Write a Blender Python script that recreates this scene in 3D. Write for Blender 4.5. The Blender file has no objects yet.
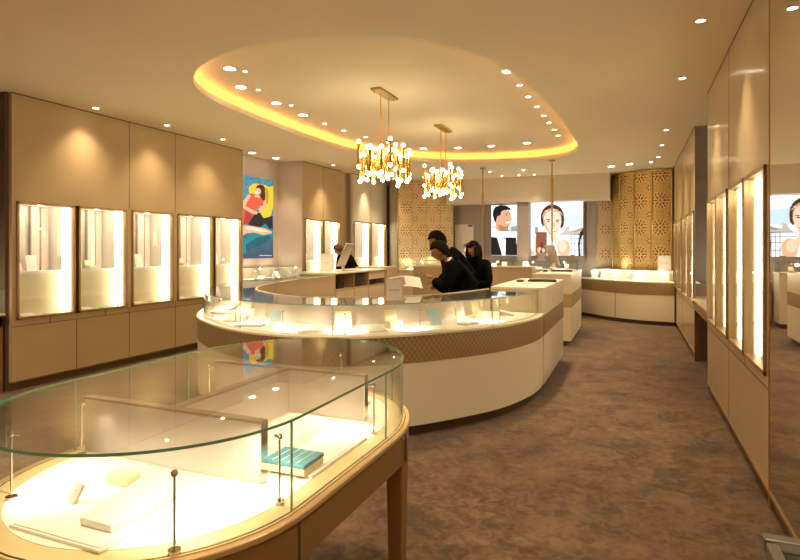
import bpy, bmesh, math, random
from mathutils import Vector, Matrix
random.seed(7)
PI = math.pi
sc = bpy.context.scene
COL = sc.collection
R = math.radians
ORD = ['first', 'second', 'third', 'fourth', 'fifth', 'sixth', 'seventh', 'eighth', 'ninth', 'tenth', 'eleventh', 'twelfth']

# ------------------------------------------------------------------ materials
class S:
    """tiny wrapper so node maths can be written as expressions"""
    def __init__(s, nt, k): s.nt = nt; s.k = k
    def _m(s, op, *a):
        n = s.nt.nodes.new('ShaderNodeMath'); n.operation = op
        for i, v in enumerate((s,) + a):
            if isinstance(v, S): s.nt.links.new(v.k, n.inputs[i])
            else: n.inputs[i].default_value = v
        return S(s.nt, n.outputs[0])
    def __add__(s, o): return s._m('ADD', o)
    def __sub__(s, o): return s._m('SUBTRACT', o)
    def __mul__(s, o): return s._m('MULTIPLY', o)
    def __truediv__(s, o): return s._m('DIVIDE', o)
    def gt(s, o): return s._m('GREATER_THAN', o)
    def lt(s, o): return s._m('LESS_THAN', o)
    def abs(s): return s._m('ABSOLUTE')
    def sin(s): return s._m('SINE')
    def cos(s): return s._m('COSINE')
    def sqrt(s): return s._m('SQRT')
    def pow(s, o): return s._m('POWER', o)
    def max(s, o): return s._m('MAXIMUM', o)
    def min(s, o): return s._m('MINIMUM', o)
    def fract(s): return s._m('FRACT')
    def atan2(s, o): return s._m('ARCTAN2', o)

def new_mat(name):
    m = bpy.data.materials.new(name); m.use_nodes = True
    nt = m.node_tree
    return m, nt, nt.nodes['Principled BSDF']

def bsdf(name, col, rough=.5, metal=0, spec=.5, coat=0, noise=0, nscale=8, sheen=0):
    m, nt, b = new_mat(name)
    b.inputs['Base Color'].default_value = (*col, 1)
    b.inputs['Roughness'].default_value = rough
    b.inputs['Metallic'].default_value = metal
    b.inputs['Specular IOR Level'].default_value = spec
    b.inputs['Coat Weight'].default_value = coat
    b.inputs['Coat Roughness'].default_value = .15
    b.inputs['Sheen Weight'].default_value = sheen
    if noise:
        tc = nt.nodes.new('ShaderNodeTexCoord'); n = nt.nodes.new('ShaderNodeTexNoise')
        n.inputs['Scale'].default_value = nscale; n.inputs['Detail'].default_value = 4
        nt.links.new(tc.outputs['Object'], n.inputs['Vector'])
        r = nt.nodes.new('ShaderNodeValToRGB')
        r.color_ramp.elements[0].position = .3; r.color_ramp.elements[1].position = .7
        r.color_ramp.elements[0].color = (*[c * (1 - noise) for c in col], 1)
        r.color_ramp.elements[1].color = (*[min(1, c * (1 + noise)) for c in col], 1)
        nt.links.new(n.outputs['Fac'], r.inputs['Fac']); nt.links.new(r.outputs[0], b.inputs['Base Color'])
    return m

def emis(name, col, st):
    m, nt, b = new_mat(name)
    b.inputs['Base Color'].default_value = (.02, .02, .02, 1)
    b.inputs['Specular IOR Level'].default_value = .1
    b.inputs['Emission Color'].default_value = (*col, 1)
    b.inputs['Emission Strength'].default_value = st
    return m

def glass_mat(name, tint=(.97, .99, .975), f0=.04, gain=.9):
    m, nt, b = new_mat(name); nt.nodes.remove(b)
    out = nt.nodes['Material Output']
    t = nt.nodes.new('ShaderNodeBsdfTransparent'); t.inputs[0].default_value = (*tint, 1)
    g = nt.nodes.new('ShaderNodeBsdfGlossy'); g.inputs['Roughness'].default_value = .01
    lw = nt.nodes.new('ShaderNodeLayerWeight'); lw.inputs[0].default_value = .5
    f = S(nt, lw.outputs['Facing']).pow(5.0) * gain + f0
    mx = nt.nodes.new('ShaderNodeMixShader')
    nt.links.new(f.k, mx.inputs[0]); nt.links.new(t.outputs[0], mx.inputs[1]); nt.links.new(g.outputs[0], mx.inputs[2])
    nt.links.new(mx.outputs[0], out.inputs[0])
    return m

M = {}
M['panel'] = bsdf('tan_lacquer', (.56, .43, .25), .38, spec=.4, noise=.03, nscale=1.5)
M['panel_right'] = bsdf('tan_gloss_lacquer', (.58, .46, .28), .3, spec=.5, coat=.35, noise=.03, nscale=1.5)
M['plaster'] = bsdf('cream_plaster', (.74, .66, .54), .85, noise=.02, nscale=2)
M['ceiling'] = bsdf('ceiling_paint', (.88, .78, .58), .9, noise=.015, nscale=.8)
M['grey'] = bsdf('grey_taupe_wall', (.33, .27, .24), .6, noise=.03, nscale=2)
M['pinkgrey'] = bsdf('rose_taupe_wall', (.56, .47, .40), .6, noise=.03, nscale=2)
M['shadewall'] = bsdf('shaded_brown_wall', (.14, .10, .06), .6)  # near left recess: its dimness is put into the wall colour
M['seam'] = bsdf('seam_shadow_gap', (.12, .07, .03), .8)
M['kick'] = bsdf('brown_plinth', (.13, .085, .045), .45)
M['frame'] = bsdf('bronze_frame', (.42, .28, .14), .35, .7)
M['cream'] = bsdf('cream_laminate', (.80, .71, .55), .3, spec=.45)
M['cream2'] = bsdf('sand_laminate', (.62, .49, .31), .4, spec=.45)
M['woodrim'] = bsdf('champagne_rim', (.76, .60, .32), .32, .1)
M['apron'] = bsdf('bronze_lacquer', (.30, .17, .06), .38, .3)
M['woodrim2'] = bsdf('champagne_outer_rim', (.55, .37, .17), .32, .25)
M['edge'] = bsdf('pale_glass_edge', (.36, .46, .37), .15, coat=.6)
M['deck'] = bsdf('white_display_leather', (.88, .85, .78), .5)
M['white'] = bsdf('white_leatherette', (.86, .82, .76), .45)
M['ivory'] = bsdf('ivory_card', (.85, .74, .50), .55)
M['tanbox'] = bsdf('tan_card', (.70, .48, .24), .5)
M['partition'] = bsdf('white_partition_lacquer', (.70, .61, .54), .35, coat=.2)
M['cap'] = bsdf('brown_metal_cap', (.38, .29, .20), .35, .6)
M['chrome'] = bsdf('chrome', (.75, .73, .7), .12, 1)
M['silver'] = bsdf('silver_aluminium', (.62, .58, .52), .35, .6)
M['brass'] = bsdf('polished_brass', (.85, .58, .18), .22, 1)
M['brassdk'] = bsdf('aged_brass', (.55, .38, .14), .35, 1)
M['green'] = bsdf('green_glass_edge', (.12, .30, .18), .15, coat=.6)
M['black'] = bsdf('black_plastic', (.012, .012, .012), .4)
M['suit'] = bsdf('black_wool', (.006, .006, .006), .95, spec=.05)
M['skin'] = bsdf('skin', (.52, .29, .16), .55, noise=.04, nscale=12)
M['skin2'] = bsdf('fair_skin', (.60, .36, .21), .55)
M['lip'] = bsdf('lips', (.40, .12, .09), .5)
M['eye'] = bsdf('dark_eye', (.03, .02, .015), .3)
M['hairblack'] = bsdf('black_hair', (.008, .005, .004), .75, spec=.12, noise=.3, nscale=60)
M['hairred'] = bsdf('auburn_hair', (.16, .06, .02), .7, spec=.15, noise=.4, nscale=60)
M['shirt'] = bsdf('white_shirt', (.82, .80, .76), .7)
M['pink'] = bsdf('pink_card_border', (.85, .52, .42), .6)
M['paper'] = bsdf('white_paper', (.84, .80, .74), .7)
M['ink'] = bsdf('grey_ink', (.30, .26, .24), .7)
M['blue'] = bsdf('blue_leather', (.10, .30, .38), .4, noise=.15, nscale=20)
M['paleblue'] = bsdf('pale_blue_card', (.50, .70, .78), .5)
M['steel'] = bsdf('grey_steel_frame', (.20, .19, .16), .3, .7)
M['drawer'] = bsdf('drawer_front', (.70, .58, .40), .4)
M['shelfin'] = bsdf('shelf_interior', (.50, .38, .22), .5)
M['glass'] = glass_mat('clear_glass')
M['glasstop'] = glass_mat('clear_glass_top', (.965, .985, .97), .045, .95)
M['fin1'] = bsdf('rose_fabric_fin', (.66, .53, .46), .7)
M['fin2'] = bsdf('grey_fabric_fin', (.45, .42, .38), .7)
M['strip'] = emis('showcase_light', (1, .86, .62), 8)
M['lens'] = emis('downlight_lens', (1, .88, .68), 18)
M['bulb'] = emis('frosted_bulb', (1, .80, .50), 21)
M['cove'] = emis('cove_led', (1, .43, .12), 8.0)
M['trimring'] = bsdf('white_trim_ring', (.8, .76, .7), .5)
m, nt, b = new_mat('mirror'); M['mirror'] = m
b.inputs['Base Color'].default_value = (.80, .77, .70, 1); b.inputs['Metallic'].default_value = 1; b.inputs['Roughness'].default_value = .015

# carpet: velvety brown with cloudy pile marks
m, nt, b = new_mat('brown_carpet'); M['carpet'] = m
tc = nt.nodes.new('ShaderNodeTexCoord')
n1 = nt.nodes.new('ShaderNodeTexNoise'); n1.inputs['Scale'].default_value = 3.0; n1.inputs['Detail'].default_value = 5; n1.inputs['Distortion'].default_value = .8
n2 = nt.nodes.new('ShaderNodeTexNoise'); n2.inputs['Scale'].default_value = 160; n2.inputs['Detail'].default_value = 2
n3 = nt.nodes.new('ShaderNodeTexNoise'); n3.inputs['Scale'].default_value = 15; n3.inputs['Detail'].default_value = 4; n3.inputs['Distortion'].default_value = 1.2
for n in (n1, n2, n3): nt.links.new(tc.outputs['Object'], n.inputs['Vector'])
f = S(nt, n1.outputs['Fac']) * .5 + S(nt, n3.outputs['Fac']) * .5
rp = nt.nodes.new('ShaderNodeValToRGB')
rp.color_ramp.elements[0].position = .38; rp.color_ramp.elements[1].position = .62
rp.color_ramp.elements[0].color = (.060, .032, .015, 1); rp.color_ramp.elements[1].color = (.180, .105, .055, 1)
nt.links.new(f.k, rp.inputs[0]); nt.links.new(rp.outputs[0], b.inputs['Base Color'])
b.inputs['Roughness'].default_value = .95; b.inputs['Specular IOR Level'].default_value = .1; b.inputs['Sheen Weight'].default_value = .25
bp = nt.nodes.new('ShaderNodeBump'); bp.inputs['Strength'].default_value = .35; bp.inputs['Distance'].default_value = .01
nt.links.new(n2.outputs['Fac'], bp.inputs['Height']); nt.links.new(bp.outputs[0], b.inputs['Normal'])

def uv_sockets(nt):
    u = nt.nodes.new('ShaderNodeUVMap'); u.uv_map = 'uv'
    s = nt.nodes.new('ShaderNodeSeparateXYZ'); nt.links.new(u.outputs[0], s.inputs[0])
    return S(nt, s.outputs[0]), S(nt, s.outputs[1])

def mix_col(nt, fac, a, c):
    mx = nt.nodes.new('ShaderNodeMix'); mx.data_type = 'RGBA'
    nt.links.new(fac.k, mx.inputs[0]); 
    for i, v in ((6, a), (7, c)):
        if hasattr(v, 'links') or isinstance(v, bpy.types.NodeSocket): nt.links.new(v, mx.inputs[i])
        else: mx.inputs[i].default_value = (*v, 1)
    return mx.outputs[2]

# quilted gold band
m, nt, b = new_mat('quilted_gold_band'); M['quilt'] = m
u, v = uv_sockets(nt)
k = 21.0
d1 = ((u * k + v * k * .8).fract() - .5).abs(); d2 = ((u * k - v * k * .8).fract() - .5).abs()
d = d1.max(d2) * 2.0                        # 1 on the stitched lines
nt.links.new(mix_col(nt, d.gt(.93), (.31, .20, .085), (.56, .42, .22)), b.inputs['Base Color'])
b.inputs['Metallic'].default_value = .45; b.inputs['Roughness'].default_value = .38
bp = nt.nodes.new('ShaderNodeBump'); bp.inputs['Strength'].default_value = .6; bp.inputs['Distance'].default_value = .006
nt.links.new((d.pow(4.0) * -1.0).k, bp.inputs['Height']); nt.links.new(bp.outputs[0], b.inputs['Normal'])

# pierced gold screens: lattice of round holes with rosettes of petals
def screen_mat(name, base, hole, metal, reds=False):
    m, nt, b = new_mat(name)
    u, v = uv_sockets(nt)
    cu = (u / .44).fract() - .5; cv = (v / .58).fract() - .5
    x = cu * .44; y = cv * .58
    r = (x * x + y * y).sqrt(); th = y.atan2(x)
    petals = (th * 8.0).cos() * .5 + .5
    ring1 = (r - .085).abs().lt(.028) * petals.gt(.45)
    ring2 = (r - .150).abs().lt(.022) * ((th * 14.0).cos()).gt(.15)
    core = r.lt(.022)
    lat = ((u * 110.0 + v * 110.0).sin() * ((u - v) * 110.0).sin()).gt(.30)
    far = r.gt(.19)
    x2 = (u / .44 + .5).fract() * .44 - .22; y2 = (v / .58 + .5).fract() * .58 - .29
    r2 = (x2 * x2 + y2 * y2).sqrt(); th2 = y2.atan2(x2)
    ros2 = (r2 - .05).abs().lt(.022) * ((th2 * 6.0).cos()).gt(-.2)
    lat2 = lat * far * r2.gt(.085)
    h = (ring1 + ring2 + core + ros2).min(1.0).max(lat2 * .85)
    nt.links.new(mix_col(nt, h, base, hole), b.inputs['Base Color'])
    if reds:
        red = (ring1 + core).min(1.0) * ((v + .1).fract()).gt(.0)
        nt.links.new(mix_col(nt, red * .8, mix_col(nt, h, base, hole), (.42, .09, .04)), b.inputs['Base Color'])
    nt.links.new(((h * -1.0 + 1.0) * metal).k, b.inputs['Metallic'])
    b.inputs['Roughness'].default_value = .33
    return m
M['screen'] = screen_mat('pierced_gold_screen', (.80, .56, .22), (.20, .11, .035), .55)
M['screen2'] = screen_mat('pierced_champagne_screen', (.74, .57, .32), (.26, .17, .08), .45)
M['wallpaper'] = screen_mat('rosette_wallpaper', (.60, .48, .32), (.48, .30, .20), 0, True)

# ------------------------------------------------------------------ mesh helpers
def props(o, label=None, cat=None, group=None, kind=None):
    if label: o['label'] = label
    if cat: o['category'] = cat
    if group: o['group'] = group
    if kind: o['kind'] = kind
    return o

def empty(name, loc, label, cat, group=None, rz=0):
    o = bpy.data.objects.new(name, None); COL.objects.link(o)
    o.location = loc; o.rotation_euler = (0, 0, rz); o.empty_display_size = .1
    return props(o, label, cat, group)

class MB:
    def __init__(s):
        s.bm = bmesh.new(); s.uv = s.bm.loops.layers.uv.new('uv')
    def face(s, pts, mi=0, smooth=False, uvs=None):
        f = s.bm.faces.new([s.bm.verts.new(p) for p in pts]); f.material_index = mi; f.smooth = smooth
        if uvs:
            for l, t in zip(f.loops, uvs): l[s.uv].uv = t
        return f
    def box(s, x0, x1, y0, y1, z0, z1, mi=0, mat=None):
        vs = [s.bm.verts.new((x, y, z)) for z in (z0, z1) for x, y in ((x0, y0), (x1, y0), (x1, y1), (x0, y1))]
        if mat is not None:
            for v in vs: v.co = mat @ v.co
        for q in ((3, 2, 1, 0), (4, 5, 6, 7), (0, 1, 5, 4), (1, 2, 6, 5), (2, 3, 7, 6), (3, 0, 4, 7)):
            f = s.bm.faces.new([vs[i] for i in q]); f.material_index = mi
        return s
    def tube(s, pts, r, n=10, mi=0, caps=True):
        pts = [Vector(p) for p in pts]; rings = []
        rs = r if isinstance(r, (list, tuple)) else [r] * len(pts)
        for i, p in enumerate(pts):
            d = (pts[min(i + 1, len(pts) - 1)] - pts[max(i - 1, 0)]).normalized()
            a = d.orthogonal().normalized() if abs(d.z) < .99 else Vector((1, 0, 0))
            if abs(d.z) < .99: a = Vector((0, 0, 1)).cross(d).normalized()
            c = d.cross(a)
            rings.append([s.bm.verts.new(p + (a * math.cos(t) + c * math.sin(t)) * rs[i]) for t in [2 * PI * j / n for j in range(n)]])
        for A, B in zip(rings, rings[1:]):
            for j in range(n):
                f = s.bm.faces.new([A[j], A[(j + 1) % n], B[(j + 1) % n], B[j]]); f.material_index = mi; f.smooth = n > 6
        if caps:
            f = s.bm.faces.new(rings[0][::-1]); f.material_index = mi
            f = s.bm.faces.new(rings[-1]); f.material_index = mi
        return s
    def ball(s, c, r, mi=0, n=12, sc_=(1, 1, 1)):
        g = bmesh.ops.create_uvsphere(s.bm, u_segments=n, v_segments=max(6, n * 2 // 3), radius=r)
        for v in g['verts']:
            v.co = Vector((v.co.x * sc_[0], v.co.y * sc_[1], v.co.z * sc_[2])) + Vector(c)
            for f in v.link_faces: f.material_index = mi; f.smooth = True
        return s
    def prism(s, pts, z0, z1, mi=0, mi_side=None):
        n = len(pts); ms = mi if mi_side is None else mi_side
        lo = [s.bm.verts.new((x, y, z0)) for x, y in pts]; hi = [s.bm.verts.new((x, y, z1)) for x, y in pts]
        f = s.bm.faces.new(lo[::-1]); f.material_index = mi
        f = s.bm.faces.new(hi); f.material_index = mi
        for i in range(n):
            j = (i + 1) % n
            f = s.bm.faces.new([lo[i], lo[j], hi[j], hi[i]]); f.material_index = ms
        return s
    def ribbon(s, A, B, z0, z1, closed=False, mi=0, mi_in=None, mi_top=None, mi_end=None, mi_bot=None):
        """solid between path A and path B (same length), from z0 to z1"""
        n = len(A); mi_in = mi if mi_in is None else mi_in; mi_top = mi if mi_top is None else mi_top; mi_end = mi if mi_end is None else mi_end
        mi_bot = mi_top if mi_bot is None else mi_bot
        acc = [0]
        for i in range(1, n + 1):
            p, q = A[i - 1], A[i % n]; acc.append(acc[-1] + math.hypot(q[0] - p[0], q[1] - p[1]))
        mk = lambda P, z: [s.bm.verts.new((x, y, z)) for x, y in P]
        a0, a1, b0, b1 = mk(A, z0), mk(A, z1), mk(B, z0), mk(B, z1)
        for i in range(n if closed else n - 1):
            j = (i + 1) % n
            for vs, m_, uvs in (([a0[i], a0[j], a1[j], a1[i]], mi, [(acc[i], z0), (acc[i + 1], z0), (acc[i + 1], z1), (acc[i], z1)]),
                                ([b0[j], b0[i], b1[i], b1[j]], mi_in, [(acc[i + 1], z0), (acc[i], z0), (acc[i], z1), (acc[i + 1], z1)]),
                                ([a1[i], a1[j], b1[j], b1[i]], mi_top, None), ([a0[j], a0[i], b0[i], b0[j]], mi_bot, None)):
                f = s.bm.faces.new(vs); f.material_index = m_; f.smooth = vs[0] in (a0[i], b0[j]) and m_ in (mi, mi_in)
                if uvs:
                    for l, t in zip(f.loops, uvs): l[s.uv].uv = t
        if not closed:
            for i in (0, n - 1):
                f = s.bm.faces.new([a0[i], a1[i], b1[i], b0[i]]); f.material_index = mi_end
        return s
    def build(s, name, mats, parent=None, bevel=0, local=False, smooth_angle=True):
        bmesh.ops.recalc_face_normals(s.bm, faces=s.bm.faces[:])
        me = bpy.data.meshes.new(name); s.bm.to_mesh(me); s.bm.free()
        for k in (mats if isinstance(mats, (list, tuple)) else [mats]): me.materials.append(M[k])
        if smooth_angle and any(p.use_smooth for p in me.polygons):
            try: me.set_sharp_from_angle(angle=R(35))
            except Exception: pass
        o = bpy.data.objects.new(name, me); COL.objects.link(o)
        if parent:
            o.parent = parent
            if not local and parent.type == 'EMPTY': o.location = -Vector(parent.location)
        if bevel:
            b = o.modifiers.new('bevel', 'BEVEL'); b.width = bevel; b.segments = 2; b.limit_method = 'ANGLE'; b.angle_limit = R(50)
        return o

def normals2(P, closed=False):
    n = len(P); out = []
    for i in range(n):
        p = P[(i - 1) % n] if closed or i > 0 else P[i]; q = P[(i + 1) % n] if closed or i < n - 1 else P[i]
        dx, dy = q[0] - p[0], q[1] - p[1]; l = math.hypot(dx, dy) or 1
        out.append((dy / l, -dx / l))
    return out
def offset(P, d, closed=False):
    return [(p[0] + n[0] * d, p[1] + n[1] * d) for p, n in zip(P, normals2(P, closed))]
def spline(P, n, closed=False):
    """Catmull-Rom through P resampled to n points"""
    m = len(P); dense = []
    seg = m if closed else m - 1
    g = lambda i: P[i % m] if closed else P[max(0, min(m - 1, i))]
    for i in range(seg):
        p0, p1, p2, p3 = g(i - 1), g(i), g(i + 1), g(i + 2)
        for t in [j / 24 for j in range(24)]:
            dense.append(tuple(.5 * (2 * p1[k] + (p2[k] - p0[k]) * t + (2 * p0[k] - 5 * p1[k] + 4 * p2[k] - p3[k]) * t * t + (-p0[k] + 3 * p1[k] - 3 * p2[k] + p3[k]) * t ** 3) for k in (0, 1)))
    dense.append(P[0] if closed else P[-1])
    acc = [0]
    for a, b_ in zip(dense, dense[1:]): acc.append(acc[-1] + math.dist(a, b_))
    out = []; j = 0
    cnt = n if closed else n - 1
    for i in range(n):
        t = acc[-1] * i / cnt
        while j < len(acc) - 2 and acc[j + 1] < t: j += 1
        w = (t - acc[j]) / max(1e-9, acc[j + 1] - acc[j]); a, b_ = dense[j], dense[j + 1]
        out.append((a[0] + (b_[0] - a[0]) * w, a[1] + (b_[1] - a[1]) * w))
    return out

def light(kind, name, loc, energy, col, size=.03, rot=None, spot=None, blend=.6, parent=None):
    l = bpy.data.lights.new(name, kind); l.energy = energy; l.color = col
    if kind in ('SPOT', 'POINT'): l.shadow_soft_size = size
    if kind == 'SPOT': l.spot_size = R(spot); l.spot_blend = blend
    o = bpy.data.objects.new(name, l); COL.objects.link(o); o.location = loc
    if rot: o.rotation_euler = rot
    if parent: o.parent = parent; o.location = Vector(loc) - Vector(parent.location)
    return o

WARM = (1, .76, .47)
CASEC = (1, .86, .64)

# ------------------------------------------------------------------ setting: floor, ceiling, walls
CH = 3.3
def struct(name, mb, mats, **k): return props(mb.build(name, mats, **k), kind='structure')

mb = MB(); mb.box(-9.2, 2.2, -3.2, 14.9, -.1, 0); struct('floor', mb, 'carpet')
M['carpetseam'] = bsdf('carpet_seam', (.22, .14, .08), .95, spec=.1)
mb = MB(); mb.box(-1.2, .76, 3.79, 3.795, 0, .0012); struct('trim_1', mb, 'carpetseam')

tray = spline([(-3.30, 3.98), (-3.95, 4.30), (-4.42, 4.92), (-4.62, 6.0), (-4.68, 7.6), (-4.62, 8.8), (-4.2, 9.9), (-3.35, 10.75), (-2.1, 11.1), (-1.25, 10.9), (-.88, 10.2),
               (-.84, 9.0), (-.93, 6.9), (-1.15, 5.25), (-1.5, 4.5), (-1.95, 4.12), (-2.6, 3.93)], 120, True)
def orient(P):
    a = sum(P[i][0] * P[(i + 1) % len(P)][1] - P[(i + 1) % len(P)][0] * P[i][1] for i in range(len(P)))
    return P if a > 0 else P[::-1]
tray = orient(tray)                       # counter-clockwise: offset() positive goes outwards
lip_out = offset(tray, .16, True)
def quads_between(mb, A, za, B, zb, mi=0, smooth=True):
    n = len(A)
    a = [mb.bm.verts.new((*p, za)) for p in A]; b_ = [mb.bm.verts.new((*p, zb)) for p in B]
    for i in range(n):
        j = (i + 1) % n
        f = mb.bm.faces.new([a[i], a[j], b_[j], b_[i]]); f.material_index = mi; f.smooth = smooth
mb = MB()
outer = [(-9.2, -3.2), (2.2, -3.2), (2.2, 14.9), (-9.2, 14.9)]
ov = [mb.bm.verts.new((*p, CH)) for p in outer]; tv = [mb.bm.verts.new((*p, CH)) for p in tray]
es = [mb.bm.edges.new((ov[i], ov[(i + 1) % 4])) for i in range(4)] + [mb.bm.edges.new((tv[i], tv[(i + 1) % len(tv)])) for i in range(len(tv))]
bmesh.ops.triangle_fill(mb.bm, edges=es, use_beauty=True, use_dissolve=False)
LIP, TOP = CH + .03, CH + .18
quads_between(mb, tray, CH, tray, LIP)
quads_between(mb, tray, LIP, lip_out, LIP)
quads_between(mb, lip_out, LIP, lip_out, TOP)
tv2 = [mb.bm.verts.new((*p, TOP)) for p in lip_out]
mb.bm.faces.new(tv2)
mb.box(-9.2, 2.2, -3.2, 14.9, CH + .35, CH + .4)
bmesh.ops.remove_doubles(mb.bm, verts=mb.bm.verts[:], dist=.0005)
mb.ribbon(tray, offset(tray, .010, True), LIP - .001, LIP + .032, True)
struct('ceiling', mb, 'ceiling')
cp, cq = offset(tray, .030, True), offset(tray, .070, True)
mb = MB(); mb.ribbon(cp, cq, LIP + .002, LIP + .02, True)
props(mb.build('cove_light', 'cove'), 'amber light strip hidden behind the lip of the oval ceiling recess', 'cove light')

def panel_wall(name, side, x, y0, y1, wins, seams, mat, t=.05, back=.5, zb=.78, zt=2.10, xe=None):
    """lacquered wall section facing the room; side=+1 faces +X (left wall). wins: list of (ya, yb)"""
    mb = MB(); s = side
    xs = (x - t, x) if s > 0 else (x, x + t)
    k = .09                                             # plinth height
    mb.box(*xs, y0, y1, k, zb); mb.box(*xs, y0, y1, zt, CH)
    ys = [y0] + [v for w in wins for v in w] + [y1]
    for a, b_ in zip(ys[0::2], ys[1::2]):
        if b_ - a > .001: mb.box(*xs, a, b_, zb, zt)
    for (a, za, zb_) in seams:                          # fine vertical joints
        mb.box(*((x, x + .0015) if s > 0 else (x - .0015, x)), a - .004, a + .004, za, zb_, 1)
    mb.box(*((x, x + .0015) if s > 0 else (x - .0015, x)), y0, y1, zb - .075, zb - .069, 1)
    mb.box(*((x, x + .002) if s > 0 else (x - .002, x)), y0, y1, CH - .012, CH, 1)
    # ends returning away from the room
    xb = x - s * back
    for a, b_ in ((y0, y0 + .04), (y1 - .04, y1)):
        mb.box(min(x - s * t, xb), max(x - s * t, xb), a, b_, 0, CH, 2)
    return struct(name, mb, [mat, 'seam', 'grey'])

def plinth(name, side, x, y0, y1):
    mb = MB(); x0, x1 = (x - .06, x - .02) if side > 0 else (x + .02, x + .06)
    mb.box(x0, x1, y0, y1, 0, .09)
    mb.box(*((x - .03, x + .012) if side > 0 else (x - .012, x + .03)), y0, y1, .085, .105, 1)
    return struct(name, mb, ['kick', 'apron'])

LX = -6.31
LW = [(4.11, 4.82), (4.86, 5.58), (5.66, 6.41), (6.49, 7.26), (7.30, 7.98)]
struct_l = panel_wall('wall_left', 1, LX, 4.06, 8.03, [(4.11, 5.58), (5.66, 6.41), (6.49, 7.98)],
    [(5.62, 0.09, .78), (5.62, 2.1, CH), (6.45, .09, .78), (6.45, 2.1, CH), (4.84, .09, .70), (5.25, .70, .78), (4.5, .70, .78)], 'panel')
plinth('baseboard_left', 1, LX, 4.06, 8.03)
mb = MB(); mb.box(-6.62, -6.56, 8.03, 9.46, 0, CH); mb.box(-6.62, -6.0, 9.44, 9.48, 0, CH, 1)
struct('wall_left_recess', mb, ['pinkgrey', 'pinkgrey'])
L2X = -6.0
panel_wall('wall_left_middle', 1, L2X, 9.48, 11.05, [(9.54, 10.98)], [(10.26, 2.1, CH), (10.26, .09, .78)], 'panel', zt=2.17)
plinth('baseboard_left_middle', 1, L2X, 9.48, 11.05)
mb = MB(); mb.box(-6.3, -6.05, 11.05, 11.4, 0, CH); struct('wall_left_pilaster', mb, 'cream2')
L3X = -5.9
panel_wall('wall_left_far', 1, L3X, 11.40, 13.35, [(11.46, 13.28)], [(12.37, 2.1, CH), (12.37, .09, .78)], 'plaster', zt=2.21)
plinth('baseboard_left_far', 1, L3X, 11.40, 13.35)
# near recess on the left and the walls behind the camera
mb = MB(); mb.box(-6.95, -6.90, -3.2, 4.06, 0, CH); mb.box(-6.9, -6.31, 1.0, 1.05, 0, CH)
mb.box(-6.36, -6.31, -3.2, 1.0, 0, CH, 1); mb.box(-6.9, -6.36, 4.02, 4.06, 0, CH)
struct('wall_left_near', mb, ['shadewall', 'panel'])
mb = MB(); mb.box(-9.2, 2.2, -3.2, -3.1, 0, CH); struct('wall_back', mb, 'panel')

RX = .775
panel_wall('wall_right', -1, RX, 4.03, 7.05, [(4.10, 5.52), (5.62, 7.0)], [(5.57, .09, .78), (5.57, 2.1, CH), (4.82, .70, .78), (6.3, .70, .78)], 'panel_right')
plinth('baseboard_right', -1, RX, 4.03, 7.05)
mb = MB(); mb.box(1.40, 1.45, 7.05, 8.93, 0, CH); mb.box(.82, 1.45, 8.90, 8.935, 0, CH)
struct('wall_right_recess', mb, 'grey')
R2X = .82
panel_wall('wall_right_far', -1, R2X, 8.93, 13.2, [(9.0, 10.95), (11.1, 13.1)], [(11.02, .09, .78), (11.02, 2.1, CH)], 'panel_right', zt=2.12)
plinth('baseboard_right_far', -1, R2X, 8.93, 13.2)
mb = MB(); mb.box(RX, RX + .05, -3.2, 1.6, 0, CH); struct('wall_right_near', mb, 'panel_right')
mr = empty('wall_mirror', (RX, 2.8, 0), 'tall mirror panel on the right wall beside the lit showcases', 'mirror')
mb = MB(); mb.box(RX - .004, RX + .03, 1.6, 3.985, .09, CH); mb.build('mirror_pane', 'mirror', mr)
mb = MB(); mb.box(RX - .004, RX + .03, 3.985, 4.03, 0, CH, 0); mb.box(RX - .008, RX - .002, 4.0, 4.008, .09, CH, 1); mb.build('edge_trim', ['frame', 'brass'], mr)
plinth('baseboard_right_near', -1, RX, 1.6, 4.03)

# far end: soffit, back wall, pillars
mb = MB(); mb.box(-9.2, 2.2, 14.15, 14.25, 0, CH, 0)
mb.box(-4.35, -.46, 13.55, 14.15, 2.70, CH, 1)
mb.box(-4.15, -3.5, 14.10, 14.15, 0, 2.70, 2)
mb.box(-5.95, -4.35, 14.0, 14.15, 0, CH, 2)
struct('wall_far', mb, ['grey', 'plaster', 'grey'])
mb = MB(); mb.box(-2.57, -2.30, 13.60, 13.98, 0, 2.74); struct('wall_far_pillar', mb, 'grey')
mb = MB(); mb.box(-1.0, -.80, 14.09, 14.15, 0, 2.70); struct('wall_far_pilaster', mb, 'grey')
mb = MB(); mb.face([(-.80, 14.14, 0), (.95, 14.14, 0), (.95, 14.14, 2.7), (-.80, 14.14, 2.7)], uvs=[(0, 0), (1.75, 0), (1.75, 2.7), (0, 2.7)])
struct('wall_far_paper', mb, 'wallpaper')
mb = MB(); mb.box(.82, .87, 13.2, 14.15, 0, CH); struct('wall_right_corner', mb, 'panel_right')
mb = MB(); mb.box(-4.28, -3.78, 14.07, 14.10, 0, 2.2); mb.box(-3.92, -3.80, 14.05, 14.07, 2.14, 2.19, 1)
struct('door_1', mb, ['partition', 'kick'])
mb = MB()
for i in range(18):
    a0, a1 = R(180 + 10 * i), R(190 + 10 * i)
    pts = []
    c = (-5.68, 13.55)
    mb.face([(c[0] + .22 * math.cos(a0), c[1] + .22 * math.sin(a0), 0), (c[0] + .22 * math.cos(a1), c[1] + .22 * math.sin(a1), 0),
             (c[0] + .22 * math.cos(a1), c[1] + .22 * math.sin(a1), CH), (c[0] + .22 * math.cos(a0), c[1] + .22 * math.sin(a0), CH)], smooth=True)
mb.box(-5.9, -5.46, 13.55, 14.1, 0, CH)
struct('wall_left_column', mb, 'plaster')

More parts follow.
